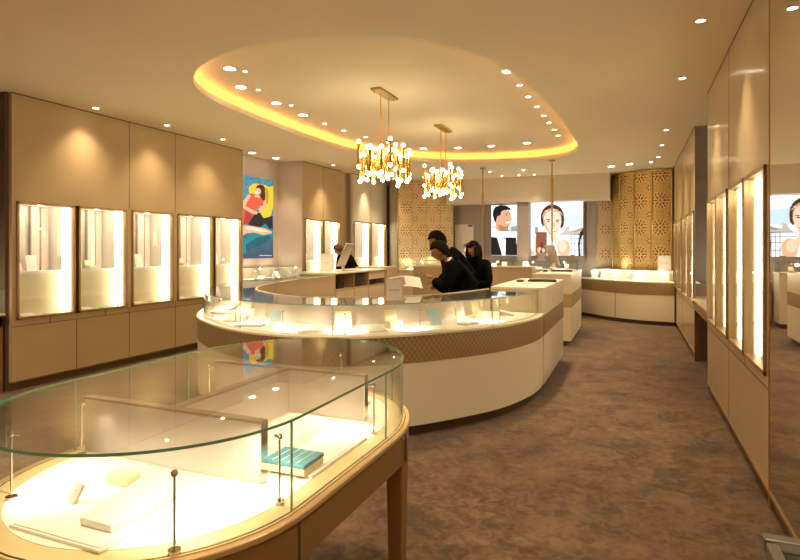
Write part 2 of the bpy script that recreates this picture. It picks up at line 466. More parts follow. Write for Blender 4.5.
# ------------------------------------------------------------------ small goods on display
def copy_tree(o, parent=None):
    c = o.copy(); COL.objects.link(c); c.parent = parent
    for ch in [q for q in bpy.data.objects if q.parent == o]: copy_tree(ch, c)
    return c

GN = 0
def wedge_stand(loc, rz, w, d, h0, h1, label, group=None, mat='white'):
    """sloping leatherette plinth, low at the front"""
    mb = MB(); x, y = w / 2, d / 2
    v = [(-x, -y, 0), (x, -y, 0), (x, y, 0), (-x, y, 0), (-x, -y, h0), (x, -y, h0), (x, y, h1), (-x, y, h1)]
    vs = [mb.bm.verts.new(p) for p in v]
    for q in ((3, 2, 1, 0), (4, 5, 6, 7), (0, 1, 5, 4), (1, 2, 6, 5), (2, 3, 7, 6), (3, 0, 4, 7)): mb.bm.faces.new([vs[i] for i in q])
    o = mb.build('display_stand', mat, bevel=.004); o.location = loc; o.rotation_euler = (0, 0, rz)
    return props(o, label, 'display stand', group)
def tray_flat(loc, rz, w, d, h, label, group=None, mat='white'):
    mb = MB(); mb.box(-w / 2, w / 2, -d / 2, d / 2, 0, h); mb.box(-w / 2 + .006, w / 2 - .006, -d / 2 + .006, d / 2 - .006, h, h + .003)
    o = mb.build('display_tray', mat, bevel=.002); o.location = loc; o.rotation_euler = (0, 0, rz)
    return props(o, label, 'display tray', group)
def card_up(loc, rz, w, h, label, mat='ivory', tilt=.18, group=None):
    mb = MB(); m_ = Matrix.Rotation(-tilt, 4, 'X')
    mb.box(-w / 2, w / 2, 0, .008, 0, h, mat=m_); mb.box(-w / 8, w / 8, .0, h * .28, 0, .004)
    mb.box(-w / 8, w / 8, h * .27, h * .28, 0, h * .62, mat=Matrix.Translation((0, 0, 0)))
    o = mb.build('display_card', mat); o.location = loc; o.rotation_euler = (0, 0, rz)
    return props(o, label, 'display card', group)
def bust(loc, rz, h, label, group=None, mat='white'):
    """necklace bust: a flat neck and shoulders form on a foot"""
    mb = MB(); n = 14
    prof = [(0, .42), (.12, .46), (.35, .40), (.55, .24), (.68, .13), (.85, .11), (1, .12)]
    rings = []
    for z, r in prof:
        rings.append([mb.bm.verts.new((math.cos(2 * PI * j / n) * r * h * .8, math.sin(2 * PI * j / n) * r * h * .42 + z * .12 * h, z * h)) for j in range(n)])
    for A, B in zip(rings, rings[1:]):
        for j in range(n):
            f = mb.bm.faces.new([A[j], A[(j + 1) % n], B[(j + 1) % n], B[j]]); f.smooth = True
    mb.bm.faces.new(rings[0][::-1]); mb.bm.faces.new(rings[-1])
    o = mb.build('necklace_bust', mat); o.location = loc; o.rotation_euler = (0, 0, rz)
    return props(o, label, 'bust', group)
def ring_box(loc, rz, s_, label, mat='ivory', group=None):
    root = empty('jewellery_box', loc, label, 'box', group, rz)
    mb = MB(); mb.box(-s_ / 2, s_ / 2, -s_ / 2, s_ / 2, 0, s_ * .5); mb.build('box_base', mat, root, bevel=.003, local=True)
    mb = MB(); mb.box(-s_ / 2, s_ / 2, 0, s_ * .14, 0, s_ * .8, mat=Matrix.Translation((0, s_ * .48, s_ * .5)) @ Matrix.Rotation(R(-18), 4, 'X')); mb.build('lid', mat, root, bevel=.003, local=True)
    return root

# ------------------------------------------------------------------ lit wall showcases
def wall_case(side, x, ya, yb, label, where, zb=.78, zt=2.10, dep=.44, frame=.028, goods=True, n=0, shareL=False, shareR=False):
    s = side; root = empty('wall_showcase', (x, (ya + yb) / 2, zb), label, 'showcase')
    X = lambda d: x - s * d                     # d metres into the wall
    def bx(mb, d0, d1, y0, y1, z0, z1, mi=0): mb.box(min(X(d0), X(d1)), max(X(d0), X(d1)), y0, y1, z0, z1, mi)
    mb = MB(); f = frame                        # frame stands 15 mm proud of the wall
    for a, b_, c, d in ((ya, yb, zb, zb + f), (ya, yb, zt - f, zt), (ya, ya + f, zb, zt), (yb - f, yb, zb, zt)): bx(mb, -.016, .05, a, b_, c, d)
    mb.build('frame', 'frame', root, bevel=.003)
    mb = MB(); a, b_ = ya + f * .5, yb - f * .5
    bx(mb, .05, dep, a, b_, zb, zb + .012); bx(mb, .05, dep, a, b_, zt - .012, zt)
    bx(mb, .05, dep, a, a + .01, zb, zt); bx(mb, .05, dep, b_ - .01, b_, zb, zt); bx(mb, dep, dep + .01, a, b_, zb, zt)
    mb.build('cabinet_shell', 'white', root)
    zl = zb + (zt - zb) * .40
    mb = MB(); bx(mb, .20, dep, a + .01, b_ - .01, zl - .03, zl); bx(mb, .20, .215, a + .01, b_ - .01, zb + .012, zl - .03, 1)
    mb.build('stepped_ledge', ['deck', 'ivory'], root)
    wd = b_ - a - .06; y0 = a + .02             # fluted fabric back above the ledge
    for (p, q_, m_, dd) in ((0, .26, 'fin2', .02), (.28, .36, 'fin1', .05), (.40, .52, 'fin1', .035), (.54, .60, 'fin2', .02), (.62, .78, 'fin1', .05), (.84, .97, 'fin1', .03)):
        mb = MB(); bx(mb, dep - dd - .02, dep - .005, y0 + wd * p, y0 + wd * q_, zl, zt - .02); mb.build('back_fin', m_, root)
    light('POINT', 'case_light', (X(.12), (a + b_) / 2, zt - .06), 3.2, CASEC, .03, parent=root)  # point light without a fixture, added to brighten the ledge
    mb = MB(); bx(mb, .06, .085, b_ - .035, b_ - .012, zb + .03, zt - .03); bx(mb, .16, .19, b_ - .016, b_ - .011, zb + .03, zt - .03)
    if s > 0: bx(mb, .10, .165, b_ - .014, b_ - .0105, zl + .01, zt - .03)
    else: bx(mb, .085, .12, a + .012, a + .02, zb + .03, zt - .03)
    mb.build('light_strip', 'strip', root)
    mb = MB(); bx(mb, .012, .018, ya + f, yb - f, zb + f, zt - f); mb.build('glass_pane', 'glass', root)
    if goods:
        rz = PI / 2 if s > 0 else -PI / 2; ym = (ya + yb) / 2; W = yb - ya
        z1 = zb + .012
        wedge_stand((X(.13), ym - W * .2, z1), rz, .16, .12, .012, .035, 'low white sloping stand low in ' + where)
        tray_flat((X(.12), ym + W * .2, z1), rz, .15, .10, .014, 'flat tray low in ' + where, mat='paleblue' if n % 2 else 'white')
        bust((X(.30), ym - W * .25, zl), rz, .24 + .04 * (n % 2), 'white necklace bust on the ledge in ' + where)
        if n % 2 == 0: card_up((X(.28), ym + W * .02, zl), rz, .13, .19, 'upright cream card on the ledge in ' + where, 'white')
        else: ring_box((X(.28), ym + W * .05, zl), rz, .09, 'small open box on the ledge in ' + where)
    return root

for i, (a, b_) in enumerate(LW):
    w = 'the left wall showcase, %s from the near end' % ORD[i]
    wall_case(1, LX, a, b_, 'bronze-framed lit showcase of the left wall, %s from the near end' % ORD[i], w, n=i)
for i, (a, b_) in enumerate([(9.54, 10.245), (10.275, 10.98)]):
    wn = ['near', 'far'][i] + ' one of the pair behind the computer'
    wall_case(1, L2X, a, b_, 'lit showcase past the poster, %s' % wn, 'the %s showcase behind the auburn person' % ['nearer', 'farther'][i], zt=2.17, n=i)
for i, (a, b_) in enumerate([(11.46, 12.36), (12.38, 13.28)]):
    wall_case(1, L3X, a, b_, 'lit showcase at the far end of the left wall, %s of the last pair' % ['near one', 'far one'][i], 'the %s showcase of the left wall' % ['second last', 'last'][i], zt=2.21, n=i + 1)
RW = [(4.10, 4.80), (4.82, 5.52), (5.62, 6.30), (6.32, 7.0)]
for i, (a, b_) in enumerate(RW):
    wall_case(-1, RX, a, b_, 'glowing bronze-framed showcase in the glossy right wall, %s from the mirror' % ORD[i], 'the right wall showcase %s from the mirror' % ORD[i], n=i)
for i, (a, b_) in enumerate([(9.0, 9.97), (9.98, 10.95), (11.1, 12.09), (12.11, 13.1)]):
    wall_case(-1, R2X, a, b_, 'glowing showcase in the far right wall beyond the recess, %s from the recess' % ORD[i], '', n=i, goods=False, zt=2.12)

# ------------------------------------------------------------------ stem lights inside the glass cases
def stem_light(loc, dirxy, label, h=.19, energy=1.2, group=None, real=True, name='stem_light'):
    root = empty(name, loc, label, 'showcase light', group)
    x, y, z = loc; dx, dy = dirxy
    mb = MB(); mb.tube([(x, y, z), (x, y, z + .008)], .016, 14); mb.build('foot', 'chrome', root)
    mb = MB(); mb.tube([(x, y, z + .008), (x, y, z + h)], .0035, 8); mb.build('stem', 'chrome', root)
    mb = MB(); mb.ball((x, y, z + h), .0095, 0, 12); mb.tube([(x, y, z + h), (x + dx * .022, y + dy * .022, z + h - .004)], .006, 8); mb.build('lamp_head', 'chrome', root)
    if real:
        t = Vector((dx, dy, -1.5)).to_track_quat('-Z', 'Y').to_euler()
        light('SPOT', 'stem_spot', (x + dx * .03, y + dy * .03, z + h - .006), energy * 3.0, CASEC, .012, t, 118, 1.0, root)
    return root

# ------------------------------------------------------------------ foreground oval display table
DZ, GT = .84, 1.10
cx, hw, ya, yb = -1.375, .50, 1.375, 2.0
def stadium(r, n=26, c=cx):
    P = [(c + r * math.cos(t), yb + (r + .12) * math.sin(t)) for t in [PI * i / n for i in range(n + 1)]]
    P += [(c + r * math.cos(t), ya + r * math.sin(t)) for t in [PI + PI * i / n for i in range(n + 1)]]
    return P
tb = empty('oval_display_table', (cx, 1.75, 0), 'large oval glass-topped display table in the left foreground, bronze with tapered legs', 'display table')
mb = MB(); mb.ribbon(stadium(hw + .006), stadium(hw - .065), DZ - .02, DZ, True, 0, 0, 0); mb.build('inner_rim', 'woodrim', tb)
mb = MB(); mb.ribbon(stadium(hw + .010), stadium(hw + .004), DZ - .02, DZ - .006, True, 0); mb.build('shadow_gap', 'seam', tb)
mb = MB(); mb.ribbon(stadium(hw + .030), stadium(hw + .008), DZ - .022, DZ - .002, True, 0); mb.build('outer_rim', 'woodrim2', tb, bevel=.004)
mb = MB(); mb.prism(stadium(hw - .0645), DZ - .02, DZ + .002); mb.build('deck', 'deck', tb)
mb = MB(); mb.ribbon(stadium(hw + .024), stadium(hw - .005), DZ - .135, DZ - .022, True, 0)
for yy in (1.33, 2.12): mb.box(cx + hw + .02, cx + hw + .0255, yy - .003, yy + .003, DZ - .135, DZ - .022, 1)
mb.prism(stadium(hw - .006), DZ - .13, DZ - .10, 1); mb.build('apron', ['apron', 'seam'], tb)
for (lx, ly) in ((cx + hw - .02, 2.13), (cx - hw + .02, 2.13), (cx + hw - .06, 1.24), (cx - hw + .06, 1.24)):
    mb = MB(); w0, w1 = .038, .024
    vs = [mb.bm.verts.new((lx + a * w, ly + b_ * w, z)) for z, w in ((0, w1), (DZ - .04, w0)) for a, b_ in ((-1, -1), (1, -1), (1, 1), (-1, 1))]
    for q in ((3, 2, 1, 0), (4, 5, 6, 7), (0, 1, 5, 4), (1, 2, 6, 5), (2, 3, 7, 6), (3, 0, 4, 7)): mb.bm.faces.new([vs[i] for i in q])
    mb.build('leg', 'apron', tb, bevel=.006)
mb = MB(); mb.ribbon(stadium(hw), stadium(hw - .006), DZ, GT - .008, True, 0, 0, 1); mb.build('glass_wall', ['glass', 'green'], tb)
mb = MB(); mb.prism(stadium(hw + .003, 40), GT - .008, GT, 0, 1); mb.build('glass_top', ['glasstop', 'green'], tb)
for (sx, sy) in ((cx + hw - .004, 1.33), (cx + hw - .004, 1.98), (cx - hw + .004, 1.43), (cx - hw + .004, 1.99), (cx - .2, ya - math.sqrt(hw ** 2 - .04)), (cx + .3, yb + .62 * .8)):
    mb = MB(); mb.box(sx - .003, sx + .003, sy - .002, sy + .002, DZ, GT - .008); mb.build('glass_joint', 'edge', tb)
# printed partitions: two across, one between them
for (x0, x1, y0, y1) in ((-1.835, -1.065, 1.44, 1.47), (-1.84, -1.05, 2.135, 2.165), (-1.455, -1.425, 1.47, 2.135)):
    mb = MB(); mb.box(x0, x1, y0, y1, DZ + .002, 1.03)
    p = mb.build('partition', 'partition', tb, bevel=.002)
    mb = MB(); mb.box(x0 - .002, x1 + .002, y0 - .002, y1 + .002, 1.03, 1.038)
    if x1 - x0 > .1: mb.box(x1, x1 + .004, y0 - .002, y1 + .002, DZ, 1.036, 1)
    mb.build('metal_cap', ['cap', 'chrome'], p)
mb = MB(); mb.box(-1.80, -1.08, 1.10, 1.1015, DZ + .002, DZ + .0028); mb.box(-1.30, -.92, 2.0, 2.0015, DZ + .002, DZ + .0028); mb.build('deck_joint', 'seam', tb)
z = DZ + .002
stem_light((-1.02, 1.04, z), (-.6, .8), 'chrome stem light at the near right inside the oval table', energy=1.6)
stem_light((-.94, 1.36, z), (-.9, .5), 'chrome stem light beside the blue tray in the oval table', energy=1.6)
stem_light((-1.68, 1.08, z), (.7, .7), 'chrome stem light at the left front inside the oval table', energy=1.6)
stem_light((-1.80, 1.40, z), (.9, -.3), 'chrome stem light against the left end of the near partition', energy=.4)
stem_light((-.95, 2.02, z), (-.9, -.4), 'chrome stem light by the right end of the far partition', energy=1.4)
stem_light((-1.80, 2.05, z), (.9, -.4), 'chrome stem light standing left behind the near partition', energy=1.2)
stem_light((-1.38, 2.55, z), (.1, -.9), 'chrome stem light at the far rounded end of the oval table', energy=1.2)
tray_flat((-1.345, 1.13, z), R(0), .33, .33, .008, 'broad thin white tray lying at the near end of the oval table')
wedge_stand((-1.275, 1.155, z + .011), R(0), .115, .25, .020, .058, 'long white sloping stand on the broad tray in the oval table')
tray_flat((-1.45, 1.27, z + .011), R(0), .09, .05, .03, 'squat white block left of the long sloping stand', mat='ivory')
card_up((-1.475, 1.11, z + .011), R(-15), .045, .055, 'tiny cream earring card standing on the broad white tray', 'fin1', .5)
tray_flat((-1.12, 1.74, z), 0, .36, .40, .010, 'thin white tray under the blue stand in the oval table')
tray_flat((-1.03, 1.575, z + .013), 0, .15, .12, .022, 'cream block carrying the blue tray in the oval table', mat='ivory')
bt = empty('blue_tray', (-1.03, 1.575, z + .038), 'teal blue tray with white stripes on a cream block in the oval table', 'jewellery tray')
mb = MB(); mb.box(-.077, .077, -.062, .062, 0, .012); mb.build('tray_base', 'blue', bt, bevel=.002, local=True)
mb = MB()
for k_ in (-.045, -.015, .015, .045): mb.box(k_ - .001, k_ + .001, -.058, .058, .012, .013)
mb.build('stripes', 'white', bt, local=True)
wedge_stand((-1.20, 1.80, z + .013), 0, .16, .26, .018, .055, 'white sloping stand behind the blue tray in the oval table')
tray_flat((-1.24, 2.33, z), R(0), .20, .12, .014, 'small white tray behind the far partition of the oval table')

# ------------------------------------------------------------------ curved island showcase
ID, IG = .868, 1.118
NI = 90
Gp = spline([(-.955, 6.255), (-.975, 5.8), (-1.17, 5.16), (-1.54, 4.6), (-1.88, 4.23), (-2.25, 4.0), (-2.72, 3.94), (-3.2, 4.04), (-3.7, 4.30), (-4.18, 4.67), (-4.6, 5.22), (-4.92, 5.85), (-5.13, 6.5), (-5.25, 7.4), (-5.27, 8.24)], NI)
Ip = spline([(-1.50, 6.255), (-1.58, 5.9), (-1.78, 5.3), (-2.12, 4.82), (-2.58, 4.57), (-3.0, 4.56), (-3.5, 4.83), (-3.97, 5.28), (-4.28, 5.95), (-4.46, 6.7), (-4.56, 7.5), (-4.60, 8.24)], NI)
# outward side of G is on the left when walking it -> offset() uses the right hand normal
def outw(P, d): return offset(P, -d)
tst = outw(Gp, .1); 
if math.dist(tst[NI // 2], (-3.2, 6.5)) < math.dist(Gp[NI // 2], (-3.2, 6.5)): outw = lambda P, d: offset(P, d)
isl = empty('island_showcase', (-3.1, 4.8, 0), 'curved cream glass-topped island counter with a quilted gold band in the room centre', 'display counter')
mb = MB(); mb.ribbon(outw(Gp, -.02), outw(Gp, -.06), 0, .105); mb.build('plinth', 'kick', isl)
mb = MB(); mb.ribbon(outw(Gp, .058), outw(Gp, .02), .10, .625); 
mb.build('front_panel', 'cream', isl)
mb = MB(); mb.ribbon(outw(Gp, .062), outw(Gp, .02), .625, ID - .022); mb.build('quilted_band', 'quilt', isl)
mb = MB(); mb.ribbon(outw(Gp, .068), outw(Gp, -.04), ID - .022, ID); mb.build('ledge', 'cream', isl, bevel=.003)
mb = MB(); mb.ribbon(outw(Gp, -.04), outw(Ip, -.0), ID - .02, ID - .001); mb.build('deck', 'deck', isl)
mb = MB(); mb.ribbon(outw(Ip, .02), Ip, 0, IG - .008, mi=0, mi_in=1, mi_top=1, mi_end=1); mb.build('back_panel', ['partition', 'cream2'], isl)
mb = MB(); mb.ribbon(Gp, outw(Gp, -.007), ID, IG - .01, mi_top=1, mi_end=1); mb.build('curved_glass', ['glass', 'edge'], isl)
mb = MB(); mb.ribbon(outw(Gp, .004), Ip, IG - .008, IG, mi=1, mi_in=1, mi_top=0, mi_end=1); mb.build('glass_top', ['glasstop', 'edge'], isl)
mb = MB(); mb.ribbon(outw(Ip, .004), outw(Ip, -.008), IG, IG + .006); mb.build('back_trim', 'cream', isl)
def near_idx(P, q): return min(range(len(P)), key=lambda i: math.dist(P[i], q))
for q in ((-1.24, 5.1), (-2.25, 4.0), (-3.25, 4.05), (-4.4, 4.9), (-5.1, 6.4)):
    i = near_idx(Gp, q); p = outw(Gp, -.002)[i]; n_ = (outw(Gp, -.2)[i][0] - Gp[i][0], outw(Gp, -.2)[i][1] - Gp[i][1])
    mb = MB(); mb.tube([(*p, ID), (*p, IG - .01)], .004, 6)
    for zz in (ID + .13,):
        mb.tube([(p[0] - n_[1] * .09, p[1] + n_[0] * .09, zz), (p[0] + n_[1] * .09, p[1] - n_[0] * .09, zz)], .003, 6)
    mb.build('glass_joint', 'edge', isl)
sl = [(-1.3, 5.35), (-1.72, 4.6), (-2.2, 4.15), (-2.75, 4.05), (-3.3, 4.2), (-3.9, 4.58), (-4.4, 5.15), (-4.8, 6.0), (-5.0, 6.8), (-5.1, 7.7)]
sn = ['at its right end by the register counter', 'left of the right-hand glass joint', 'in front of the pink notice', 'at the middle of its front', 'left of the middle of its front', 'by its left front curve', 'at its leftmost curve',
      'first along its left side', 'second along its left side', 'third along its left side']
for i, q in enumerate(sl):
    j = near_idx(Gp, q); pi = outw(Gp, -.06)[j]; qi = outw(Gp, -.4)[j]; d = Vector((qi[0] - pi[0], qi[1] - pi[1])).normalized()
    stem_light((*pi, ID), tuple(d), 'slim chrome stem light inside the island showcase, %s' % sn[i], .17, 4.0)
def on_island(s_, t):      # s_: 0..1 along the case (right to left), t: 0 glass .. 1 back
    i = s_ * (NI - 1); a = int(i); w = i - a; b_ = min(a + 1, NI - 1)
    g = [Gp[a][k] * (1 - w) + Gp[b_][k] * w for k in (0, 1)]; h = [Ip[a][k] * (1 - w) + Ip[b_][k] * w for k in (0, 1)]
    x, y = g[0] + (h[0] - g[0]) * t, g[1] + (h[1] - g[1]) * t
    rz = math.atan2(h[1] - g[1], h[0] - g[0]) - PI / 2
    return (x, y, ID), rz
W_ = 'inside the island showcase, '
goods = [
 (.04, .45, 'wedge', .2, 'sloping tray by the far right end'), (.09, .6, 'blockY', .13, 'yellow box nearest the register counter'), (.135, .62, 'cardw', .2, 'tall white card near the right glass joint'), (.15, .3, 'tray', .2, 'flat tray right of the blue-white card'),
 (.185, .5, 'cardb', .16, 'pale blue card left of the yellow box'), (.24, .55, 'blockI', .12, 'squat ivory box below the bending man'), (.27, .3, 'wedge', .22, 'long sloping tray below the open catalogue'), (.30, .5, 'cardi', .17, 'ivory card right of the pink notice'),
 (.335, .25, 'tray', .24, 'flat tray under the pink notice'), (.38, .35, 'wedge', .16, 'small sloping tray left of the centre joint'), (.395, .6, 'cardb', .13, 'leaning pale blue card left of the centre joint'), (.425, .25, 'tray', .25, 'low double tray at the centre'),
 (.45, .75, 'cardw', .21, 'tall white card with earrings against the back'), (.475, .35, 'wedge', .24, 'wide sloping tray left of the centre'), (.50, .65, 'cardi', .18, 'square ivory card left of the centre'), (.56, .35, 'tray', .24, 'flat tray beside the left glass joint'),
 (.60, .4, 'wedge', .18, 'small sloping tray by the left curve'), (.605, .75, 'tan', .12, 'tan open box by the left curve'), (.645, .55, 'bust', .17, 'white bust in the left curve'), (.68, .35, 'wedge', .24, 'sloping tray in the left curve'),
 (.715, .6, 'tray', .2, 'flat tray at the leftmost curve'), (.74, .4, 'wedge', .2, 'low tray beyond the leftmost curve'), (.80, .5, 'cardb', .16, 'pale card along the left side'), (.86, .5, 'bust', .17, 'white bust along the left side'), (.93, .5, 'wedge', .2, 'sloping tray at the left back end')]
for s_, t, kd, sz, tx in goods:
    p, rz = on_island(s_, t); lb = tx + ' ' + W_.rstrip(', ')
    if kd == 'wedge': wedge_stand(p, rz + .3, sz * .8, sz * .75, .012, .05, lb)
    elif kd == 'tray': tray_flat(p, rz + .2, sz, sz * .6, .014, lb)
    elif kd == 'cardw': card_up(p, rz, sz * .62, sz, lb, 'white')
    elif kd == 'cardi': card_up(p, rz, sz * .85, sz * .95, lb, 'ivory')
    elif kd == 'cardb': card_up(p, rz, sz * .8, sz, lb, 'paleblue', .35)
    elif kd == 'blockY': ring_box(p, rz, sz, lb, 'ivory')
    elif kd == 'blockI': ring_box(p, rz, sz, lb, 'ivory')
    elif kd == 'tan': ring_box(p, rz, sz, lb, 'tanbox')
    elif kd == 'bust': bust(p, rz, sz, lb)

def notice(loc, rz, w, h, label, tilt=.12):
    root = empty('notice_card', loc, label, 'notice', rz=rz)
    m_ = Matrix.Rotation(-tilt, 4, 'X')
    mb = MB(); mb.box(-w / 2, w / 2, 0, .006, 0, h, mat=m_); mb.box(-w / 2 * .5, w / 2 * .5, 0, .06, 0, .003); mb.build('card_stand', 'pink', root, local=True)
    mb = MB(); mb.box(-w / 2 + .010, w / 2 - .010, -.001, .0, .010, h - .010, mat=m_); fc = mb.build('card_face', 'paper', root, local=True)
    cu = bpy.data.curves.new('notice_text', 'FONT'); cu.body = 'Bridal\nCollection'; cu.size = w * .13; cu.align_x = 'CENTER'; cu.extrude = .0002
    mb = MB()
    for i, (ww, zz) in enumerate(((.20, .88), (.55, .52), (.62, .485), (.48, .45))):
        mb2 = ww * w / 2; x = -mb2
        while x < mb2:                                   # illegible grey printing, drawn as short strokes
            l = random.uniform(.004, .009); mb.box(x, min(x + l, mb2), -.0018, -.001, h * zz - .0016, h * zz + .0016, mat=m_); x += l + .0022
    mb.build('printing', 'ink', root, local=True); bpy.data.curves.remove(cu)
    return root
notice((-1.90, 4.46, IG + .001), R(22), .155, .195, 'pink-bordered white notice card standing on the front of the island glass')

# ------------------------------------------------------------------ register counters and back counter
def register_counter(y0, y1, x1, x0, top, label):
    root = empty('register_counter', ((x0 + x1) / 2, (y0 + y1) / 2, 0), label, 'counter')
    mb = MB(); mb.box(x0 + .05, x1 - .06, y0 + .04, y1 - .04, 0, .085); mb.build('plinth', 'kick', root)
    mb = MB(); mb.box(x0, x1 - .005, y0, y1, .085, .625); mb.box(x0, x1 - .005, y0, y1, .846, top - .03); mb.build('body', 'cream', root)
    mb = MB(); mb.ribbon([(x1, y0), (x1, y1)][::1], [(x1 - .02, y0), (x1 - .02, y1)], .625, .846); mb.box(x0, x1 - .02, y0 + .002, y1 - .002, .625, .846, 0); mb.build('quilted_band', 'quilt', root)
    mb = MB(); mb.box(x0 - .01, x1, y0 - .002, y1 + .002, top - .03, top); mb.build('worktop', 'cream', root, bevel=.003)
    return root
register_counter(6.26, 8.12, -.885, -1.47, 1.145, 'cream register counter joined to the right end of the island showcase')
register_counter(9.35, 11.35, -.90, -1.50, 1.165, 'cream register counter standing alone behind the first, with a brass pole')
def pad(loc, rz, label, w=.36, d=.17):
    o = empty('keyboard', loc, label, 'keyboard', rz=rz)
    mb = MB(); mb.box(-w / 2, w / 2, -d / 2, d / 2, 0, .022); mb.build('key_tray', 'black', o, bevel=.004, local=True)
    mb = MB()
    for i in range(11):
        for j in range(4): mb.box(-w / 2 + .012 + i * .031, -w / 2 + .038 + i * .031, -d / 2 + .015 + j * .038, -d / 2 + .045 + j * .038, .022, .029)
    mb.build('keys', 'black', o, local=True)
    return o
def mouse(loc, rz, label):
    mb = MB(); mb.ball((0, 0, .014), .032, 0, 14, (1, 1.7, .55)); mb.tube([(0, .05, .012), (.03, .12, .006), (.1, .16, .006)], .002, 6)
    o = mb.build('computer_mouse', 'black'); o.location = loc; o.rotation_euler = (0, 0, rz)
    return props(o, label, 'mouse')
pad((-1.08, 7.45, 1.145), R(5), 'black keyboard on the register counter nearest the island')
mouse((-1.33, 7.25, 1.145), R(-60), 'black mouse left of the keyboard on the nearer register counter')
pad((-1.16, 10.35, 1.165), R(5), 'black keyboard on the farther register counter')
mouse((-1.42, 10.15, 1.165), R(-60), 'black mouse left of the keyboard on the farther register counter')

bc = empty('back_counter', (-3.0, 11.9, 0), 'long sand-coloured counter closing the far side of the island behind the staff', 'counter')
mb = MB(); mb.box(-4.50, -1.9, 11.62, 12.15, 0, 1.17); mb.box(-3.2, -3.194, 11.615, 11.62, .1, 1.17, 1); mb.build('body', ['cream2', 'seam'], bc)
mb = MB(); mb.box(-4.52, -1.88, 11.60, 12.17, 1.17, 1.20); mb.build('worktop', 'cream', bc, bevel=.003)

# storage counter with open shelves
st = empty('storage_counter', (-4.9, 9.3, 0), 'open-shelved staff counter with drawers on the left of the island', 'counter')
x0, x1, y0, y1, zt_ = -5.27, -4.60, 8.26, 10.32, 1.17
mb = MB(); mb.box(x0, x0 + .02, y0, y1, .0, 1.14); 
for yy in (y0, 8.95, 9.55, y1 - .02): mb.box(x0, x1, yy, yy + .02, .0, 1.14)
mb.box(x0, x1, y0, y1, .0, .08); mb.box(x0, x1 - .01, y0, y1, .86, .88); mb.build('carcass', 'shelfin', st)
mb = MB(); mb.box(x0 - .02, x1 + .02, y0 - .01, y1 + .01, 1.14, zt_); mb.build('worktop', 'cream', st, bevel=.003)
for (a, b_, c, d) in ((8.30, 8.94, .62, .85), (8.98, 9.54, .62, .85), (9.58, 10.28, .99, 1.13), (9.58, 10.28, .62, .85), (8.30, 8.94, .36, .60), (8.98, 9.54, .36, .60), (9.58, 10.28, .36, .60), (8.30, 10.28, .1, .34)):
    mb = MB(); mb.box(x1 - .02, x1 + .002, a, b_, c, d); dd = mb.build('drawer', 'drawer', st, bevel=.002)
    mb = MB(); mb.box(x1 + .002, x1 + .012, (a + b_) / 2 - .06, (a + b_) / 2 + .06, d - .03, d - .022); mb.build('handle', 'silver', dd)
mb = MB(); mb.box(x0, x1 + .03, 10.34, 10.95, 0, 1.20); mb.build('end_cabinet', 'cream2', st, bevel=.004)
for i, (a, z_, w, l) in enumerate(((8.55, .88, .24, 'low black printer on the open shelf nearest the computers'), (9.2, .88, .40, 'bulky black receipt machine on the middle open shelf'), (9.85, .88, .32, 'flat black tray in the open slot at the shelf end'))):
    mb = MB(); h = (.10, .22, .09)[i]; mb.box(x1 - .38, x1 - .05, a - w / 2, a + w / 2, z_, z_ + h); mb.box(x1 - .05, x1 - .03, a - w / 2 + .03, a + w / 2 - .03, z_ + .01, z_ + h * .5)
    props(mb.build('printer', 'black', bevel=.006), l, 'printer')

def computer(loc, rz, label, tilt=.2, w=.5, h=.34, screen=False):
    """all-in-one computer: thin slab on a bent foot. faces local -Y"""
    root = empty('computer', loc, label, 'computer', rz=rz)
    m_ = Matrix.Translation((0, 0, .10)) @ Matrix.Rotation(-tilt, 4, 'X')
    mb = MB(); mb.box(-w / 2, w / 2, 0, .03, 0, h, mat=m_); mb.build('screen_housing', 'silver', root, bevel=.006, local=True)
    mb = MB(); mb.box(-w / 2 + .012, w / 2 - .012, -.002, 0, .07, h - .012, mat=m_)
    sm = mb.build('screen', 'scr' if screen else 'black', root, local=True)
    if screen:
        mb = MB()
        for (a, b_, r_, mi) in ((.02, .26, .045, 0), (-.08, .14, .05, 1), (.10, .13, .04, 1), (-.02, .12, .03, 2)):
            mb.ball((0, 0, 0), 1, mi, 14, (r_, .0006, r_ * 1.3)); 
            for v in mb.bm.verts[-1:]: pass
            for f in mb.bm.faces: pass
            vs = [v for v in mb.bm.verts if v.tag is False]
            for v in vs: v.co = m_ @ (v.co + Vector((a * w / .5, -.0025, b_))); v.tag = True
        mb.build('screen_picture', ['scr1', 'scr2', 'scr3'], sm)
    mb = MB(); mb.box(-.09, .09, -.08, .12, 0, .008); mb.box(-.07, .07, .06, .07, 0, .2, mat=Matrix.Rotation(.15, 4, 'X')); mb.build('foot', 'silver', root, bevel=.003, local=True)
    return root
M['scr'] = emis('screen_brown', (.30, .10, .05), .9); M['scr1'] = emis('screen_red', (.28, .04, .02), .9); M['scr2'] = emis('screen_pale', (.75, .58, .45), .9); M['scr3'] = emis('screen_dark', (.04, .015, .01), .9)
computer((-4.80, 8.80, 1.17), R(-80), 'silver computer seen edge-on on the staff counter beside the auburn-haired person', .42, .42, .44)
notice((-4.98, 8.62, 1.17), R(15), .24, .33, 'large pale pink card beside the silver computer on the staff counter', .28)
mb = MB(); mb.box(-4.86, -4.66, 9.05, 9.42, 1.17, 1.18); props(mb.build('keyboard', 'silver', bevel=.003), 'slim silver keyboard on the staff counter behind the computer', 'keyboard')
computer((-1.30, 10.75, 1.165), R(120), 'silver computer seen edge-on on the farther register counter', .32, .40, .40)
computer((-1.93, 13.14, 1.30), R(0), 'computer with a brown picture on screen before the poster of the woman', .03, .25, .56, True)
computer((-3.68, 13.14, 1.30), R(0), 'computer with a round dark picture on screen beside the poster of the man', .03, .22, .30, True)

